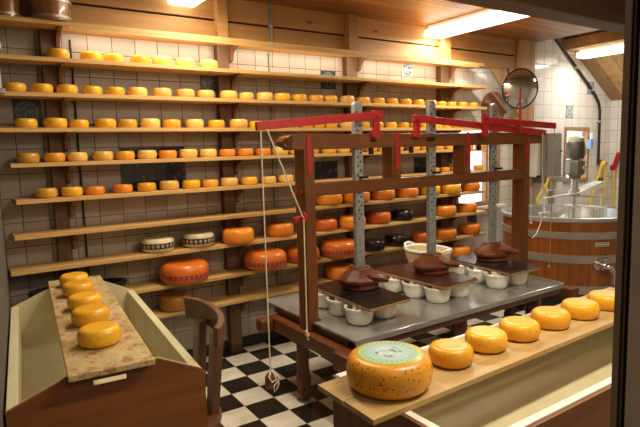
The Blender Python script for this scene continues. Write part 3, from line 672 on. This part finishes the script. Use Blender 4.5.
# plate with an arrow on the beam
pl = MB().box(2.58, 2.635, Y0-.003, Y0, 1.575, 1.60).add([(2.635, Y0-.003, 1.570), (2.665, Y0-.003, 1.5875), (2.635, Y0-.003, 1.605), (2.635, Y0, 1.570), (2.665, Y0, 1.5875), (2.635, Y0, 1.605)], [(0, 1, 2), (5, 4, 3), (0, 3, 4, 1), (1, 4, 5, 2), (2, 5, 3, 0)])
pl.build('arrow_plate', 'black_iron', P)
MB().tube([(2.105, Y0-.004, 1.583), (2.145, Y0-.004, 1.583)], .006).build('keyhole_plate', 'black_iron', P)
MB().bar((1.535, 2.553, 1.150), (1.625, 2.553, 1.162), .02, .028).tube([(1.60, 2.545, 1.19), (1.60, 2.545, 1.135)], .01).build('red_cleat', 'red_paint', P, bevel=.003)
MB().tube([(1.57, 2.52, 1.155), (1.615, 2.57, 1.158)], .008).build('cleat_pin', 'red_paint', P)

# ropes
def rope(name, label, pts, r, mat, knots=(), cat='rope'):
    t_ = thing(name, label, cat, pts[0])
    MB().tube(pts, r, 6).build('cord', mat, t_, smooth=True)
    for p_, kr in knots:
        MB().lathe([(0, -kr), (kr*.8, -kr*.6), (kr, 0), (kr*.7, kr*.7), (0, kr)], p_, 10).build('knot', mat, t_, smooth=True)
    return t_
rw = rope('weight_rope', 'long white rope hanging from left lever end with wooden weight', [(1.325, 2.507, 1.645), (1.325, 2.507, .34)], .0042, 'rope_white')
MB().lathe([(0, 0), (.026, .0), (.032, .02), (.030, .06), (.014, .085), (0, .09)], (1.322, 2.507, .245), 8).build('weight', 'foot_wood', rw, bevel=.003)
MB().lathe([(0, 0), (.018, .0), (.02, .03), (.008, .06), (0, .062)], (1.352, 2.49, .255), 8).build('weight', 'foot_wood', rw)
MB().tube([(1.325, 2.50, .345), (1.355, 2.47, .31), (1.35, 2.465, .27), (1.338, 2.47, .24)], .004, 6).tube([(1.325, 2.50, .345), (1.30, 2.48, .32), (1.315, 2.47, .29), (1.335, 2.468, .30)], .004, 6).tube([(1.33, 2.475, .33), (1.345, 2.465, .29), (1.318, 2.46, .27), (1.325, 2.465, .235)], .0035, 6).build('binding', 'rope_white', rw)
rope('cleat_rope', 'white rope slanting from left lever to red cleat then down the post', [(1.362, 2.507, 1.65), (1.58, 2.533, 1.17), (1.588, 2.533, 1.15), (1.588, 2.535, .47)], .0045, 'rope_white', [((1.588, 2.533, .48), .014), ((1.594, 2.53, .455), .012), ((1.58, 2.53, .50), .009)])
rope('thin_cord', 'thin tan cord hanging straight from the rightmost lever end', [(3.915, 2.495, 1.655), (3.90, 2.495, 1.1), (3.885, 2.495, .55)], .0032, 'rope_tan', [((3.885, 2.495, .55), .012), ((3.89, 2.495, .80), .008)])
rope('looped_cord', 'pale cord from middle lever curving in a loop beside right post', [(3.80, 2.52, 1.615), (3.80, 2.52, 1.35), (3.83, 2.52, 1.15), (3.825, 2.52, 1.02), (3.79, 2.52, .90), (3.74, 2.52, .83), (3.70, 2.53, .80)], .0045, 'rope_white')
rope('post_cord', 'short white cord with a ring on front of right post', [(3.715, 2.555, 1.20), (3.718, 2.553, 1.0), (3.716, 2.552, .93)], .004, 'rope_white', [((3.716, 2.552, .92), .012)])

# ================================================================ pressing table
T = thing('pressing_table', 'low steel topped table on dark turned wooden legs', 'table', (2.6, 2.63, 0))
tp = MB().box(1.705, 3.51, 2.15, 3.12, .528, .54).box(1.64, 1.705, 2.15, 2.545, .528, .54).box(1.64, 1.705, 2.685, 3.12, .528, .54)
tp.build('steel_top', 'steel_table', T)
MB().box(1.64, 3.51, 2.140, 2.15, .510, .5435).build('steel_lip', 'steel_table', T, bevel=.003)
MB().box(3.51, 3.522, 2.14, 3.12, .51, .552).build('steel_lip', 'steel_table', T, bevel=.003)
MB().box(1.64, 3.51, 3.12, 3.13, .51, .552).build('steel_lip', 'steel_table', T, bevel=.003)
MB().box(1.72, 3.50, 2.155, 2.195, .470, .5275).build('apron', 'table_trim', T, bevel=.003)
MB().box(1.72, 3.50, 3.06, 3.10, .470, .5275).build('apron', 'table_trim', T, bevel=.003)
MB().box(3.455, 3.50, 2.196, 3.06, .470, .5275).build('apron', 'table_trim', T, bevel=.003)
MB().box(1.66, 1.72, 2.24, 2.53, .4785, .5275).box(1.66, 1.72, 2.71, 3.05, .4785, .5275).build('apron', 'table_trim', T, bevel=.003)
for x, y in ((2.53, 2.24), (3.30, 2.24), (2.60, 3.02), (3.36, 3.02)):
    MB().lathe([(.03, 0), (.04, .02), (.045, .05), (.036, .07), (.036, .12), (.046, .14), (.048, .24), (.036, .27), (.036, .29), (.05, .31), (.055, .46), (.055, .48)], (x, y, 0), 20).build('leg', 'table_trim', T, smooth=True)

# bowls
bw = thing('cheese_mould', 'white plastic cheese mould', 'bowl', (0, 0, 0), group='white cheese moulds on the steel table')
MB().lathe([(0, 0), (.052, 0), (.062, .006), (.071, .03), (.075, .066), (.082, .068), (.083, .079), (.078, .081), (.070, .076), (.067, .03), (.055, .012), (0, .012)], (0, 0, 0), 32).build('bowl', 'bowl_white', bw, smooth=True)
fo = MB().lathe([(0, .012), (.060, .0125), (.064, .060), (0, .060)], (0, 0, 0), 24).build('follower', 'bowl_white', bw, smooth=True)
MB().bar((-.035, 0, .074), (.035, 0, .074), .03, .0285).bar((0, -.035, .074), (0, .035, .074), .03, .0285).build('follower_cross', 'bowl_white', bw, bevel=.002)
BN = {1: 'left black board', 2: 'middle brown board', 3: 'right dark board'}
BL = [(1.845, 2.37, 1, 'front left'), (2.035, 2.385, 1, 'front right'), (1.865, 2.575, 1, 'second in the left row'), (1.88, 2.77, 1, 'rear left'), (2.05, 2.70, 1, 'rear right'),
      (2.51, 2.395, 2, 'front left'), (2.705, 2.405, 2, 'front right'), (2.485, 2.575, 2, 'second in the left row'), (2.475, 2.765, 2, 'rear left'), (2.71, 2.76, 2, 'rear right'),
      (3.085, 2.38, 3, 'front left'), (3.275, 2.365, 3, 'front right'), (3.12, 2.565, 3, 'second in the left row'), (3.15, 2.76, 3, 'rear left'), (3.34, 2.76, 3, 'rear right')]
for i, (x, y, b_, pos) in enumerate(BL):
    o = bw if i == 0 else dup(bw)
    o.location = (x, y, .5405); o.scale = (1.1, 1.1, 1.255); o['label'] = 'white round cheese mould, %s under the %s' % (pos, BN[b_])
# boards lying on the moulds
def board(c4, mat, label):
    cx = sum(p[0] for p in c4)/4; cy = sum(p[1] for p in c4)/4
    t_ = thing('pressing_board', label, 'board', (cx, cy, .652))
    lo = [(x, y, .652) for x, y in c4]; hi = [(x, y, .6665) for x, y in c4]
    MB().hexa(lo, hi).build('board_core', 'board_edge', t_, bevel=.001)
    q = [(cx+(x-cx)*.985, cy+(y-cy)*.985) for x, y in c4]
    MB().hexa([(x, y, .6665) for x, y in q], [(x, y, .6735) for x, y in q]).build('dark_facing', mat, t_, bevel=.001)
board([(1.79, 2.205), (2.11, 2.225), (2.15, 2.86), (1.83, 2.84)], 'board_black', 'black faced pressing board under the left wooden press foot')
board([(2.445, 2.265), (2.77, 2.29), (2.795, 2.93), (2.425, 2.90)], 'board_brown', 'reddish brown pressing board under the middle wooden press foot')
board([(3.045, 2.235), (3.36, 2.225), (3.42, 2.86), (3.11, 2.86)], 'board_violet', 'dark pressing board under the right wooden press foot')
# wicker basket lined with cloth
K = thing('draining_basket', 'cream oval basket with handles behind the middle press foot', 'basket', (2.93, 3.0, .5405))
MB().lathe([(0, 0), (.095, 0), (.105, .02), (.14, .15), (.150, .20), (.142, .205), (.13, .15), (.095, .025), (0, .015)], (2.96, 2.93, .5405), 40, 1.0, 1.35).build('basket_body', 'basket_weave', K, smooth=True)
rim = [(2.96+.149*math.cos(t_), 2.93+.149*1.35*math.sin(t_), .752) for t_ in [2*PI*k/40 for k in range(40)]]
MB().tube(rim, .012, 8, True).build('rim', 'bowl_white', K, smooth=True)
for s_ in (-1, 1):
    MB().tube([(2.96+.05*math.cos(PI*k/8), 2.93+s_*(.195+.03*math.sin(PI*k/8)), .755+.022*math.sin(PI*k/8)) for k in range(9)], .009, 8).build('handle', 'bowl_white', K, smooth=True)

# ================================================================ vat
VX, VY = 4.8, 2.9
V = thing('cheese_vat', 'large round wooden vat with steel hoops, rim and lining', 'vat', (VX, VY, 0))
c0 = (VX, VY, 0)
MB().lathe([(.52, 0), (.52, .20), (.54, .20), (.54, .235), (0, .235)], c0, 48).build('plinth', 'black_plastic', V, smooth=True)
MB().lathe([(.575, .235), (.59, .24), (.59, .862), (.575, .862), (.56, .85), (.56, .30), (.575, .235)], c0, 64, cap=False).build('staves', 'vat_staves', V, smooth=True)
for z0, z1 in ((.236, .305), (.505, .575), (.715, .775)):
    MB().lathe([(.590, z0), (.596, z0), (.596, z1), (.590, z1)], c0, 64, cap=False).build('hoop', 'hoop_steel', V, smooth=True)
MB().lathe([(0, .45), (.545, .45), (.548, .88), (.560, .896), (.590, .900), (.604, .893), (.606, .868), (.596, .858), (.586, .862)], c0, 72, cap=False).build('steel_lining', 'steel', V, smooth=True)
def vp_(t_, z, r=.6): return Vector((VX+r*math.cos(t_), VY+r*math.sin(t_), z))
lp = MB(); t1, t2 = 4.06, 4.26
pts = [vp_(t_, z, .5965) for z in (.655, .69) for t_ in (t1, (t1+t2)/2, t2)]; pt2 = [vp_(t_, z, .600) for z in (.655, .69) for t_ in (t1, (t1+t2)/2, t2)]
lp.add(pts+pt2, [(6, 7, 10, 9), (7, 8, 11, 10), (0, 1, 7, 6), (1, 2, 8, 7), (3, 9, 10, 4), (4, 10, 11, 5), (0, 6, 9, 3), (2, 5, 11, 8), (0, 3, 4, 1), (1, 4, 5, 2)])
lb = lp.build('name_plate', 'label_plate', V)
pr = MB()
for za in (.663, .680):
    for k in range(5):
        a_ = t1+.015+k*.034; pr.bar(vp_(a_, za, .6005), vp_(a_+.024, za, .6005), .001, .006)
pr.build('plate_print', 'print_dark', lb)
# tap
a_ = 4.13; d_ = Vector((math.cos(a_), math.sin(a_), 0)); s_ = Vector((-d_.y, d_.x, 0)); q0 = vp_(a_, .50, .592)
tap = MB().tube([q0, q0+d_*.015], .055, 20).build('tap', 'chrome', V, smooth=True)
MB().tube([q0, q0+d_*.09], .024, 16).build('tap_body', 'chrome', tap, smooth=True)
MB().tube([q0+d_*.06, q0+d_*.06+Vector((0, 0, .06))], .013, 12).tube([q0+d_*.06+Vector((0, 0, .058))-s_*.035, q0+d_*.06+Vector((0, 0, .058))+s_*.035], .010, 10).build('tap_handle', 'chrome', tap, smooth=True)
e_ = s_*.6
MB().tube([q0+d_*.08, q0+d_*.10+e_*.03+Vector((0, 0, .005)), q0+d_*.11+e_*.065+Vector((0, 0, -.005)), q0+d_*.12+e_*.09+Vector((0, 0, -.04)), q0+d_*.12+e_*.10+Vector((0, 0, -.09)), q0+d_*.12+e_*.10+Vector((0, 0, -.16))], [.024, .024, .022, .020, .019, .021], 16).build('spout', 'chrome', tap, smooth=True)
# stirring gear
G = thing('stirring_machine', 'stirring motor and gearbox on steel arms above the open vat', 'machine', (4.93, 2.9, 1.05))
gx, gy = 4.905, 2.9
MB().lathe([(0, 0), (.075, 0), (.08, .02), (.08, .15), (.07, .17), (0, .17)], (gx, gy, 1.385), 20).build('motor', 'motor_green', G, smooth=True)
MB().lathe([(0, 0), (.072, 0), (.074, .035), (.05, .055), (0, .058)], (gx, gy, 1.545), 20).build('fan_cover', 'motor_cream', G, smooth=True)
MB().box(gx+.04, gx+.10, gy-.05, gy+.03, 1.42, 1.50).build('terminal_box', 'motor_cream', G, bevel=.006)
MB().lathe([(0, 0), (.05, 0), (.06, .03), (.09, .05), (.092, .17), (.07, .185), (0, .19)], (gx, gy, 1.195), 8).build('gearbox', 'motor_grey', G, bevel=.004)
MB().box(gx-.02, gx+.05, gy-.094, gy-.088, 1.29, 1.32).build('type_plate', 'label_plate', G)
MB().tube([(gx, gy, 1.205), (gx, gy, 1.06)], .035, 16).tube([(gx, gy, 1.09), (gx, gy, 1.03)], .05, 16).build('shaft', 'steel', G, smooth=True)
MB().tube([(gx, gy, 1.03), (gx, gy, .70)], .012, 10).build('drive_rod', 'steel', G, smooth=True)
MB().hexa([(gx-.03, gy-.05, 1.055), (gx+.22, gy-.16, 1.10), (gx+.24, gy-.06, 1.10), (gx-.03, gy+.05, 1.055)], [(gx-.03, gy-.05, 1.062), (gx+.22, gy-.16, 1.165), (gx+.24, gy-.06, 1.165), (gx-.03, gy+.05, 1.075)]).build('cover_plate', 'white_plastic', G, bevel=.003)
MB().hexa([(gx+.02, gy-.04, 1.05), (gx-.46, gy+.0, 1.035), (gx-.46, gy+.03, 1.035), (gx+.02, gy+.04, 1.05)], [(gx+.02, gy-.04, 1.06), (gx-.46, gy+.0, 1.043), (gx-.46, gy+.03, 1.043), (gx+.02, gy+.04, 1.06)]).build('arm', 'steel_matte', G)
MB().bar((gx-.02, gy, 1.035), (5.17, 2.76, 1.005), .02, .02).build('arm', 'steel_matte', G, bevel=.003)
for (x, y, zt, w_) in ((4.49, 2.94, 1.05, .05), (5.15, 2.77, 1.04, .055)):
    c_ = MB().tube([(x, y, zt), (x, y, .90)], .009, 8).build('stirrer', 'steel_matte', G, smooth=True)
    MB().tube([(x, y, 1.02), (x, y, .99)], .022, 12).build('collar', 'steel_matte', c_, smooth=True)
    MB().bar((x-w_, y+.02, .90), (x+w_, y-.02, .905), .03, .010).build('cross_bar', 'white_plastic', c_)
    tn = MB()
    for k in range(5):
        u_ = -w_+w_*2*k/4; tn.tube([(x+u_, y-u_*.4, .90), (x+u_, y-u_*.4, .76)], .006, 6)
    tn.build('tines', 'steel_matte', c_)
c_ = MB().bar((gx-.10, gy+.03, .93), (gx+.06, gy-.03, .93), .02, .012).build('stirrer', 'steel_matte', G)
tn = MB()
for k in range(6): tn.tube([(gx-.09+.028*k, gy+.027-.011*k, .93), (gx-.09+.028*k, gy+.027-.011*k, .72)], .006, 6)
tn.build('tines', 'steel_matte', c_)
MB().tube([(gx, gy, 1.175), (5.45, 3.49, 1.155)], .028, 14).build('support_arm', 'steel', G, smooth=True)
MB().tube([(5.45, 3.49, 0), (5.45, 3.49, 1.085)], .035, 14).tube([(5.45, 3.49, 1.05), (5.45, 3.49, 1.18)], .045, 14).build('support_column', 'steel', G, smooth=True)
MB().lathe([(0, 0), (.09, 0), (.09, .012), (0, .012)], (5.45, 3.49, 0), 20).build('column_foot', 'steel', G)
MB().bar((5.33, 3.47, 1.03), (5.53, 3.47, 1.02), .03, .02).build('clamp_bar', 'steel_matte', G, bevel=.004)

# control box, pipes, hoses, brushes on the vat wall
B = thing('control_cabinet', 'flat grey metal control cabinet on the wall behind the vat', 'cabinet', (5.50, 3.65, 1.1))
MB().box(5.42, 5.70, 3.55, YB-.002, 1.10, 1.655).build('cabinet_body', 'box_grey', B, bevel=.006)
MB().box(5.425, 5.695, 3.535, 3.548, 1.105, 1.65).build('door', 'box_grey', B, bevel=.004)
MB().tube([(5.68, 3.533, 1.45), (5.68, 3.52, 1.45)], .008).build('lock', 'black_iron', B)
B = thing('junction_box', 'narrow pale cabinet beside the wall post behind the vat', 'cabinet', (5.36, 3.65, 1.1))
MB().box(5.325, 5.405, 3.60, 3.698, 1.17, 1.64).build('cabinet_body', 'label_plate', B, bevel=.006)
MB().box(5.325, 5.405, 3.598, 3.600, 1.165, 1.19).build('black_edge', 'black_plastic', B)
rope('yellow_hose', 'yellow hose curving from the grey cabinet down beside the vat', [(5.40, 3.50, 1.16), (5.36, 3.49, 1.10), (5.28, 3.50, 1.02), (5.235, 3.52, .95), (5.24, 3.52, .88), (5.30, 3.52, .83), (5.36, 3.52, .80), (5.38, 3.52, .4), (5.38, 3.52, .02)], .012, 'yellow_plastic', cat='hose')
rope('yellow_hose', 'short yellow hose hanging right under the grey control cabinet', [(5.44, 3.58, 1.10), (5.45, 3.575, 1.03), (5.49, 3.57, .96), (5.53, 3.57, .90), (5.53, 3.57, .7)], .010, 'yellow_plastic', cat='hose')
def wp(x, z, y=YB-.025): return (x, y, z)
t_ = thing('roof_pipe', 'dark pipe following the roof slope then dropping straight down the tiles', 'pipe', (6.6, 3.75, 2.2))
MB().tube([wp(5.80, 2.79), wp(6.62, 2.22), wp(6.74, 2.13), wp(6.83, 2.03), wp(6.86, 1.93), wp(6.86, 1.25)], .016, 10).build('pipe', 'pipe_dark', t_, smooth=True)
for x, z in ((6.30, 2.44), (6.66, 2.19), (6.86, 1.80)): MB().box(x-.025, x+.025, YB-.045, YB-.001, z-.012, z+.012).build('clip', 'steel', t_, bevel=.002)
t_ = thing('wall_pipe', 'grey vertical pipe in the right corner above the red brush', 'pipe', (7.15, 3.56, 1.3))
MB().tube([(7.14, 3.56, 2.03), (7.14, 3.58, 1.95), (7.14, 3.58, 1.42)], .014, 10).build('pipe', 'pipe_dark', t_, smooth=True)
for z in (1.9, 1.6): MB().box(7.12, 7.163, 3.555, 3.605, z-.012, z+.012).build('clip', 'steel', t_)
t_ = thing('wall_hook', 'small black hook on the tiles holding the yellow hose', 'hook', (6.93, 3.75, 1.28))
MB().tube([(6.94, 3.765, 1.30), (6.94, 3.72, 1.30), (6.95, 3.70, 1.27), (6.97, 3.70, 1.25), (6.985, 3.71, 1.28)], .010, 8).build('hook_arm', 'black_iron', t_, smooth=True)
rope('yellow_squeegee_stick', 'long yellow stick leaning left from the black wall hook', [(6.92, 3.72, 1.30), (6.62, 3.70, .80), (6.5, 3.66, .05)], .014, 'yellow_plastic', cat='stick')
rope('yellow_hose', 'yellow hose hanging straight down from the black wall hook', [(6.90, 3.71, 1.24), (6.93, 3.70, 1.29), (6.96, 3.71, 1.25), (6.95, 3.71, 1.0), (6.93, 3.71, .6), (6.93, 3.71, .05)], .016, 'yellow_plastic', cat='hose')
t_ = thing('red_brush', 'red brush head on a yellow stick hanging in right corner', 'brush', (7.10, 3.58, 1.1))
MB().bar((7.09, 3.60, 1.40), (7.09, 3.66, 1.20), .045, .06).box(7.065, 7.115, 3.64, 3.71, 1.17, 1.24).build('brush_head', 'red_paint', t_, bevel=.015)
MB().tube([(7.09, 3.66, 1.18), (7.09, 3.67, .05)], .013, 10).build('stick', 'yellow_plastic', t_, smooth=True)
MB().tube([(7.155, 3.60, 1.40), (7.09, 3.60, 1.39)], .007, 6).build('peg', 'steel', t_)
t_ = tag(MB().box(5.20, 5.24, 3.672, 3.688, 1.33, 1.46).build('red_tag', 'red_paint', loc=(5.22, 3.68, 1.39), bevel=.008), 'small red tag hanging on the wooden post near the mirror', 'tag')
# bottles on the sill of the small window
t_ = thing('blue_holder', 'small blue and white holder fixed at the right of the small window', 'holder', (6.62, 3.72, 1.47))
MB().box(6.60, 6.66, 3.70, 3.756, 1.46, 1.58).build('holder_box', 'blue_plastic', t_, bevel=.006)
for k in range(3): MB().tube([(6.612+.018*k, 3.72, 1.58), (6.612+.018*k, 3.72, 1.66)], .007, 8).build('tube', 'white_plastic', t_)

# round convex mirror
Mn = Vector((-.38, -.92, -.12)).normalized(); Mc = Vector((4.735, 3.40, 2.09))
t_ = thing('convex_mirror', 'round convex mirror with black rim on the wall brace', 'mirror', tuple(Mc))
q = Vector((0, 0, 1)).rotation_difference(Mn).to_matrix().to_4x4()
RM = .193; prof = []
for i in range(9):
    rr = RM*(1-i/8); prof.append((rr, .055*(1-(rr/RM)**2)))
MB().lathe([(0, -.01), (RM, -.01)]+prof, (0, 0, 0), 48).xf(Matrix.Translation(Mc) @ q).build('glass', 'mirror_glass', t_, smooth=True)
MB().tube([(RM*math.cos(2*PI*k/48), RM*math.sin(2*PI*k/48), 0) for k in range(48)], .0085, 8, True).xf(Matrix.Translation(Mc) @ q).build('rim', 'black_plastic', t_, smooth=True)
MB().tube([Mc-Mn*.01, Mc-Mn*.10+Vector((0, .05, 0)), Vector((4.98, 3.70, 2.12))], .010, 8).build('bracket_arm', 'black_iron', t_, smooth=True)
MB().tube([(4.93, 3.69, 2.14), (4.90, 3.66, 2.24), (4.92, 3.69, 2.34)], .008, 6).build('hook', 'black_iron', t_)
# round wooden lid hanging on the wall
t_ = thing('round_wooden_lid', 'round brown wooden lid with battens hanging right of the shelves', 'lid', (4.80, 3.72, 1.93))
ry = Matrix.Translation((4.765, 3.75, 1.925)) @ Matrix.Rotation(PI/2, 4, 'X')
MB().lathe([(0, -.018), (.172, -.018), (.175, 0), (.172, .022), (0, .022)], (0, 0, 0), 40).xf(ry).build('disc', 'lid_wood', t_, smooth=True)
for dx in (-.035, .055):
    MB().bar((4.765-.12+dx, 3.712, 1.925+.10+dx), (4.765+.12+dx, 3.712, 1.925-.10+dx), .025, .035, up=(0, 1, 0)).build('batten', 'batten_wood', t_, bevel=.004)

# ================================================================ crate on the left
th_ = -.0843
C = thing('wooden_crate', 'big brown wooden crate with cream painted inside on the left', 'crate', (.058, 1.934, 0), th_, local=True)
W_, L_, zb, zr, zp = .65, 1.44, .47, .72, .797
MB().box(0, .035, .022, L_-.022, zb, zr).build('side_wall', 'cream_paint', C, bevel=.003)
MB().box(W_-.035, W_, .022, L_-.022, zb, zr).build('side_wall', 'cream_paint', C, bevel=.003)
MB().box(.03, W_-.03, .02, L_-.02, zb, zb+.02).build('bottom', 'cream_paint', C)
def gable(y0, y1, slot, mat):
    mb = MB(); e = (0, y1-y0, 0); sl = .266; sr = .378; s0, s1 = .742, .768
    def xl(z): return (z-zr)/(zp-zr)*.19
    def xr(z): return W_-(z-zr)/(zp-zr)*.16
    if not slot:
        mb.prism([(0, y0, zb), (W_, y0, zb), (W_, y0, zr), (xr(zp), y0, zp), (xl(zp), y0, zp), (0, y0, zr)], e); return mb
    mb.prism([(0, y0, zb), (W_, y0, zb), (W_, y0, zr), (xr(s0), y0, s0), (sr, y0, s0), (sl, y0, s0), (xl(s0), y0, s0), (0, y0, zr)], e)
    mb.prism([(xl(s0), y0, s0), (sl, y0, s0), (sl, y0, s1), (xl(s1), y0, s1)], e)
    mb.prism([(sr, y0, s0), (xr(s0), y0, s0), (xr(s1), y0, s1), (sr, y0, s1)], e)
    mb.prism([(xl(s1), y0, s1), (sl, y0, s1), (sr, y0, s1), (xr(s1), y0, s1), (xr(zp), y0, zp), (xl(zp), y0, zp)], e)
    return mb
gable(0, .018, True, None).build('end_wall', 'crate_brown', C)
gable(.018, .024, True, None).build('lining', 'cream_paint', C)
gable(L_-.018, L_, False, None).build('end_wall', 'crate_brown', C)
gable(L_-.024, L_-.018, False, None).build('lining', 'cream_paint', C)
MB().box(W_, W_+.006, .0, .03, zb, zr-.01).build('corner_strip', 'crate_brown', C)
for yy, lb in ((.50, 'near trestle hidden under the brown crate'), (1.22, 'far trestle hidden under the brown crate')):
    wy = 1.934+yy; wx = .058+.0842*yy
    TR = thing('trestle', lb, 'trestle', (wx+.3, wy-.02, 0))
    MB().box(wx+.06, wx+.60, wy-.06, wy, zb-.06, zb-.002).build('top_bar', 'crate_brown', TR)
    for x in (wx+.08, wx+.53): MB().box(x, x+.045, wy-.055, wy-.005, 0, zb-.06).build('leg', 'crate_brown', TR)
# scrubbed board across the crate
bd = [(.240, 1.868), (.520, 1.845), (.662, 3.40), (.380, 3.44)]
o = MB().hexa([(x, y, .7975) for x, y in bd], [(x, y, .819) for x, y in bd]).build('scrubbed_board', 'scrubbed_board', loc=(.45, 2.65, .7975), bevel=.003)
tag(o, 'pale red-stained board lying along the crate under five cheeses', 'board')
crn = ['golden cheese wheel nearest the handle end of the stained board', 'second golden cheese wheel from the near end of the crate board', 'middle golden cheese wheel on the board over the crate',
       'fourth golden cheese wheel from the near end of the crate board', 'farthest golden cheese wheel on the board over the crate']
for i, (x, y) in enumerate([(.396, 2.135), (.421, 2.43), (.446, 2.69), (.466, 2.98), (.488, 3.22)]):
    wheel('flat', x, y, .819, (.080, .078, .077, .078, .076)[i], crn[i], 'cheese wheels on the crate board')
# black tub behind the crate
t_ = thing('black_tub', 'black plastic tub standing behind the crate under the shelves', 'tub', (.56, 3.53, 0))
MB().lathe([(0, 0), (.19, 0), (.27, .72), (.285, .72), (.285, .745), (.26, .745), (.18, .03), (0, .03)], (.565, 3.535, 0), 36, 1, .46).build('tub_body', 'black_plastic', t_, smooth=True)

# ================================================================ chair beside the crate
H_ = thing('wooden_chair', 'dark wooden chair with curved open back beside the crate', 'chair', (.66, 2.10, 0))
MB().lathe([(0, 0), (.15, 0), (.17, .012), (.17, .028), (.15, .038), (0, .034)], (.677, 2.10, .425), 28, 1.0, 1.1).build('seat', 'chair_wood', H_, smooth=True)
arc = []
for k in range(13):
    a_ = -1.25+2.5*k/12; arc.append((.749+.105*math.cos(a_)+.02*math.sin(a_), 2.105+.215*math.sin(a_)/math.sin(1.25)))
vs = []; fs = []
for k, (x, y) in enumerate(arc):
    h0 = .785+.010*k/12; h1 = .868+.022*(k/12); nx = math.cos(-1.25+2.5*k/12); ny = math.sin(-1.25+2.5*k/12); th2 = .015
    vs += [(x-nx*th2, y-ny*th2, h0), (x+nx*th2, y+ny*th2, h0), (x+nx*(th2+.006), y+ny*(th2+.006), h1), (x-nx*(th2-.006), y-ny*(th2-.006), h1)]
for k in range(12):
    for j in range(4): fs.append((4*k+j, 4*k+(j+1) % 4, 4*(k+1)+(j+1) % 4, 4*(k+1)+j))
fs += [(3, 2, 1, 0), (48, 49, 50, 51)]
MB().add(vs, fs).build('top_rail', 'chair_wood', H_, bevel=.006)
for (xa, ya, xb, yb, w1) in ((.820, 1.985, .799, 2.03, .06), (.832, 2.20, .804, 2.19, .066)):
    MB().hexa([(xb-.024, yb-w1/2, .45), (xb+.012, yb-w1/2, .45), (xb+.012, yb+w1/2, .45), (xb-.024, yb+w1/2, .45)],
              [(xa-.026, ya-w1/1.6, .82), (xa+.010, ya-w1/1.6, .82), (xa+.010, ya+w1/1.6, .80), (xa-.026, ya+w1/1.6, .80)]).build('back_post', 'chair_wood', H_, bevel=.005)
for sx, sy in ((-1, -1), (-1, 1), (1, -1), (1, 1)):
    MB().tube([(.677+sx*.16, 2.10+sy*.17, 0), (.677+sx*.11, 2.10+sy*.12, .43)], [.013, .019], 10).build('leg', 'chair_wood', H_, smooth=True)

# ================================================================ trough counter at the right
Q = thing('brine_trough', 'long trough with white inside and brown outside under the cheese plank', 'trough', (2.0, 1.25, 0))
x0, x1, y0, y1, zq, zt = 1.105, 3.05, .925, 1.575, .46, .70
MB().box(x0, x1, y0, y0+.028, zq, zt).build('front_wall', 'white_paint', Q, bevel=.003)
MB().box(x0, x1, y1-.028, y1, zq, zt).build('back_wall', 'white_paint', Q, bevel=.003)
MB().box(x0, x0+.028, y0+.028, y1-.028, zq, zt).build('end_wall', 'white_paint', Q, bevel=.003)
MB().box(x1-.028, x1, y0+.028, y1-.028, zq, zt).build('end_wall', 'white_paint', Q, bevel=.003)
MB().box(x0+.02, x1-.02, y0+.02, y1-.02, zq, zq+.02).build('bottom', 'cream_paint', Q)
MB().box(x0-.014, x1, y0-.014, y0, .30, zt-.006).build('outer_panel', 'trough_brown', Q)
MB().box(x0-.014, x0, y0, y1, .30, zt-.002).build('outer_panel', 'trough_brown', Q)
MB().box(x0, x1, y1, y1+.014, zq-.02, zt-.02).build('outer_panel', 'trough_brown', Q)
for x in (1.12, 2.95):
    for y in (.94, 1.50): MB().box(x, x+.06, y, y+.06, 0, zq).build('leg', 'trough_brown', Q)
for a0, a1, lb in ((1.194, 1.348, 'front pine plank along the trough top, lighter board without the cheeses'), (1.3505, 1.503, 'rear pine plank along the trough top carrying the row of cheeses')):
    o = MB().hexa([(.974, a0, zt), (3.0, a0+.046, zt), (3.0, a1+.046, zt), (.978, a1, zt)], [(.974, a0, zt+.02), (3.0, a0+.046, zt+.02), (3.0, a1+.046, zt+.02), (.978, a1, zt+.02)]).build('trough_plank', 'counter_plank', loc=(2, (a0+a1)/2, zt), bevel=.002); tag(o, lb, 'plank')
zc = zt+.0202
big = MB().lathe([(r_*.148, z_*.148) for r_, z_ in cheese_profile(.80, .66, .34, 0)], (1.172, 1.347, zc), 56).build('big_cheese_wheel', 'rind_seed', loc=(1.172, 1.347, zc), smooth=True)
tag(big, 'big speckled cheese wheel with a green and blue round label', 'cheese')
MB().lathe([(0, .1190), (.103, .1190), (.1100, .1182), (.104, .1197), (0, .1199)], (1.172, 1.347, zc), 48).build('round_label', 'round_label', big)
nm = ['golden cheese wheel right beside the big speckled wheel on the trough plank', 'second small golden wheel right of the big wheel on the plank', 'third small golden wheel right of the big wheel on the plank',
      'fourth small golden wheel right of the big wheel on the plank', 'fifth small golden wheel right of the big wheel on the plank', 'last golden wheel on the plank, beside the window frame']
for i, (x, y) in enumerate([(1.485, 1.352), (1.708, 1.368), (1.918, 1.364), (2.15, 1.368), (2.378, 1.362), (2.605, 1.362)]):
    wheel('flat', x, y, zc, .084, nm[i], 'cheese wheels on the trough plank')
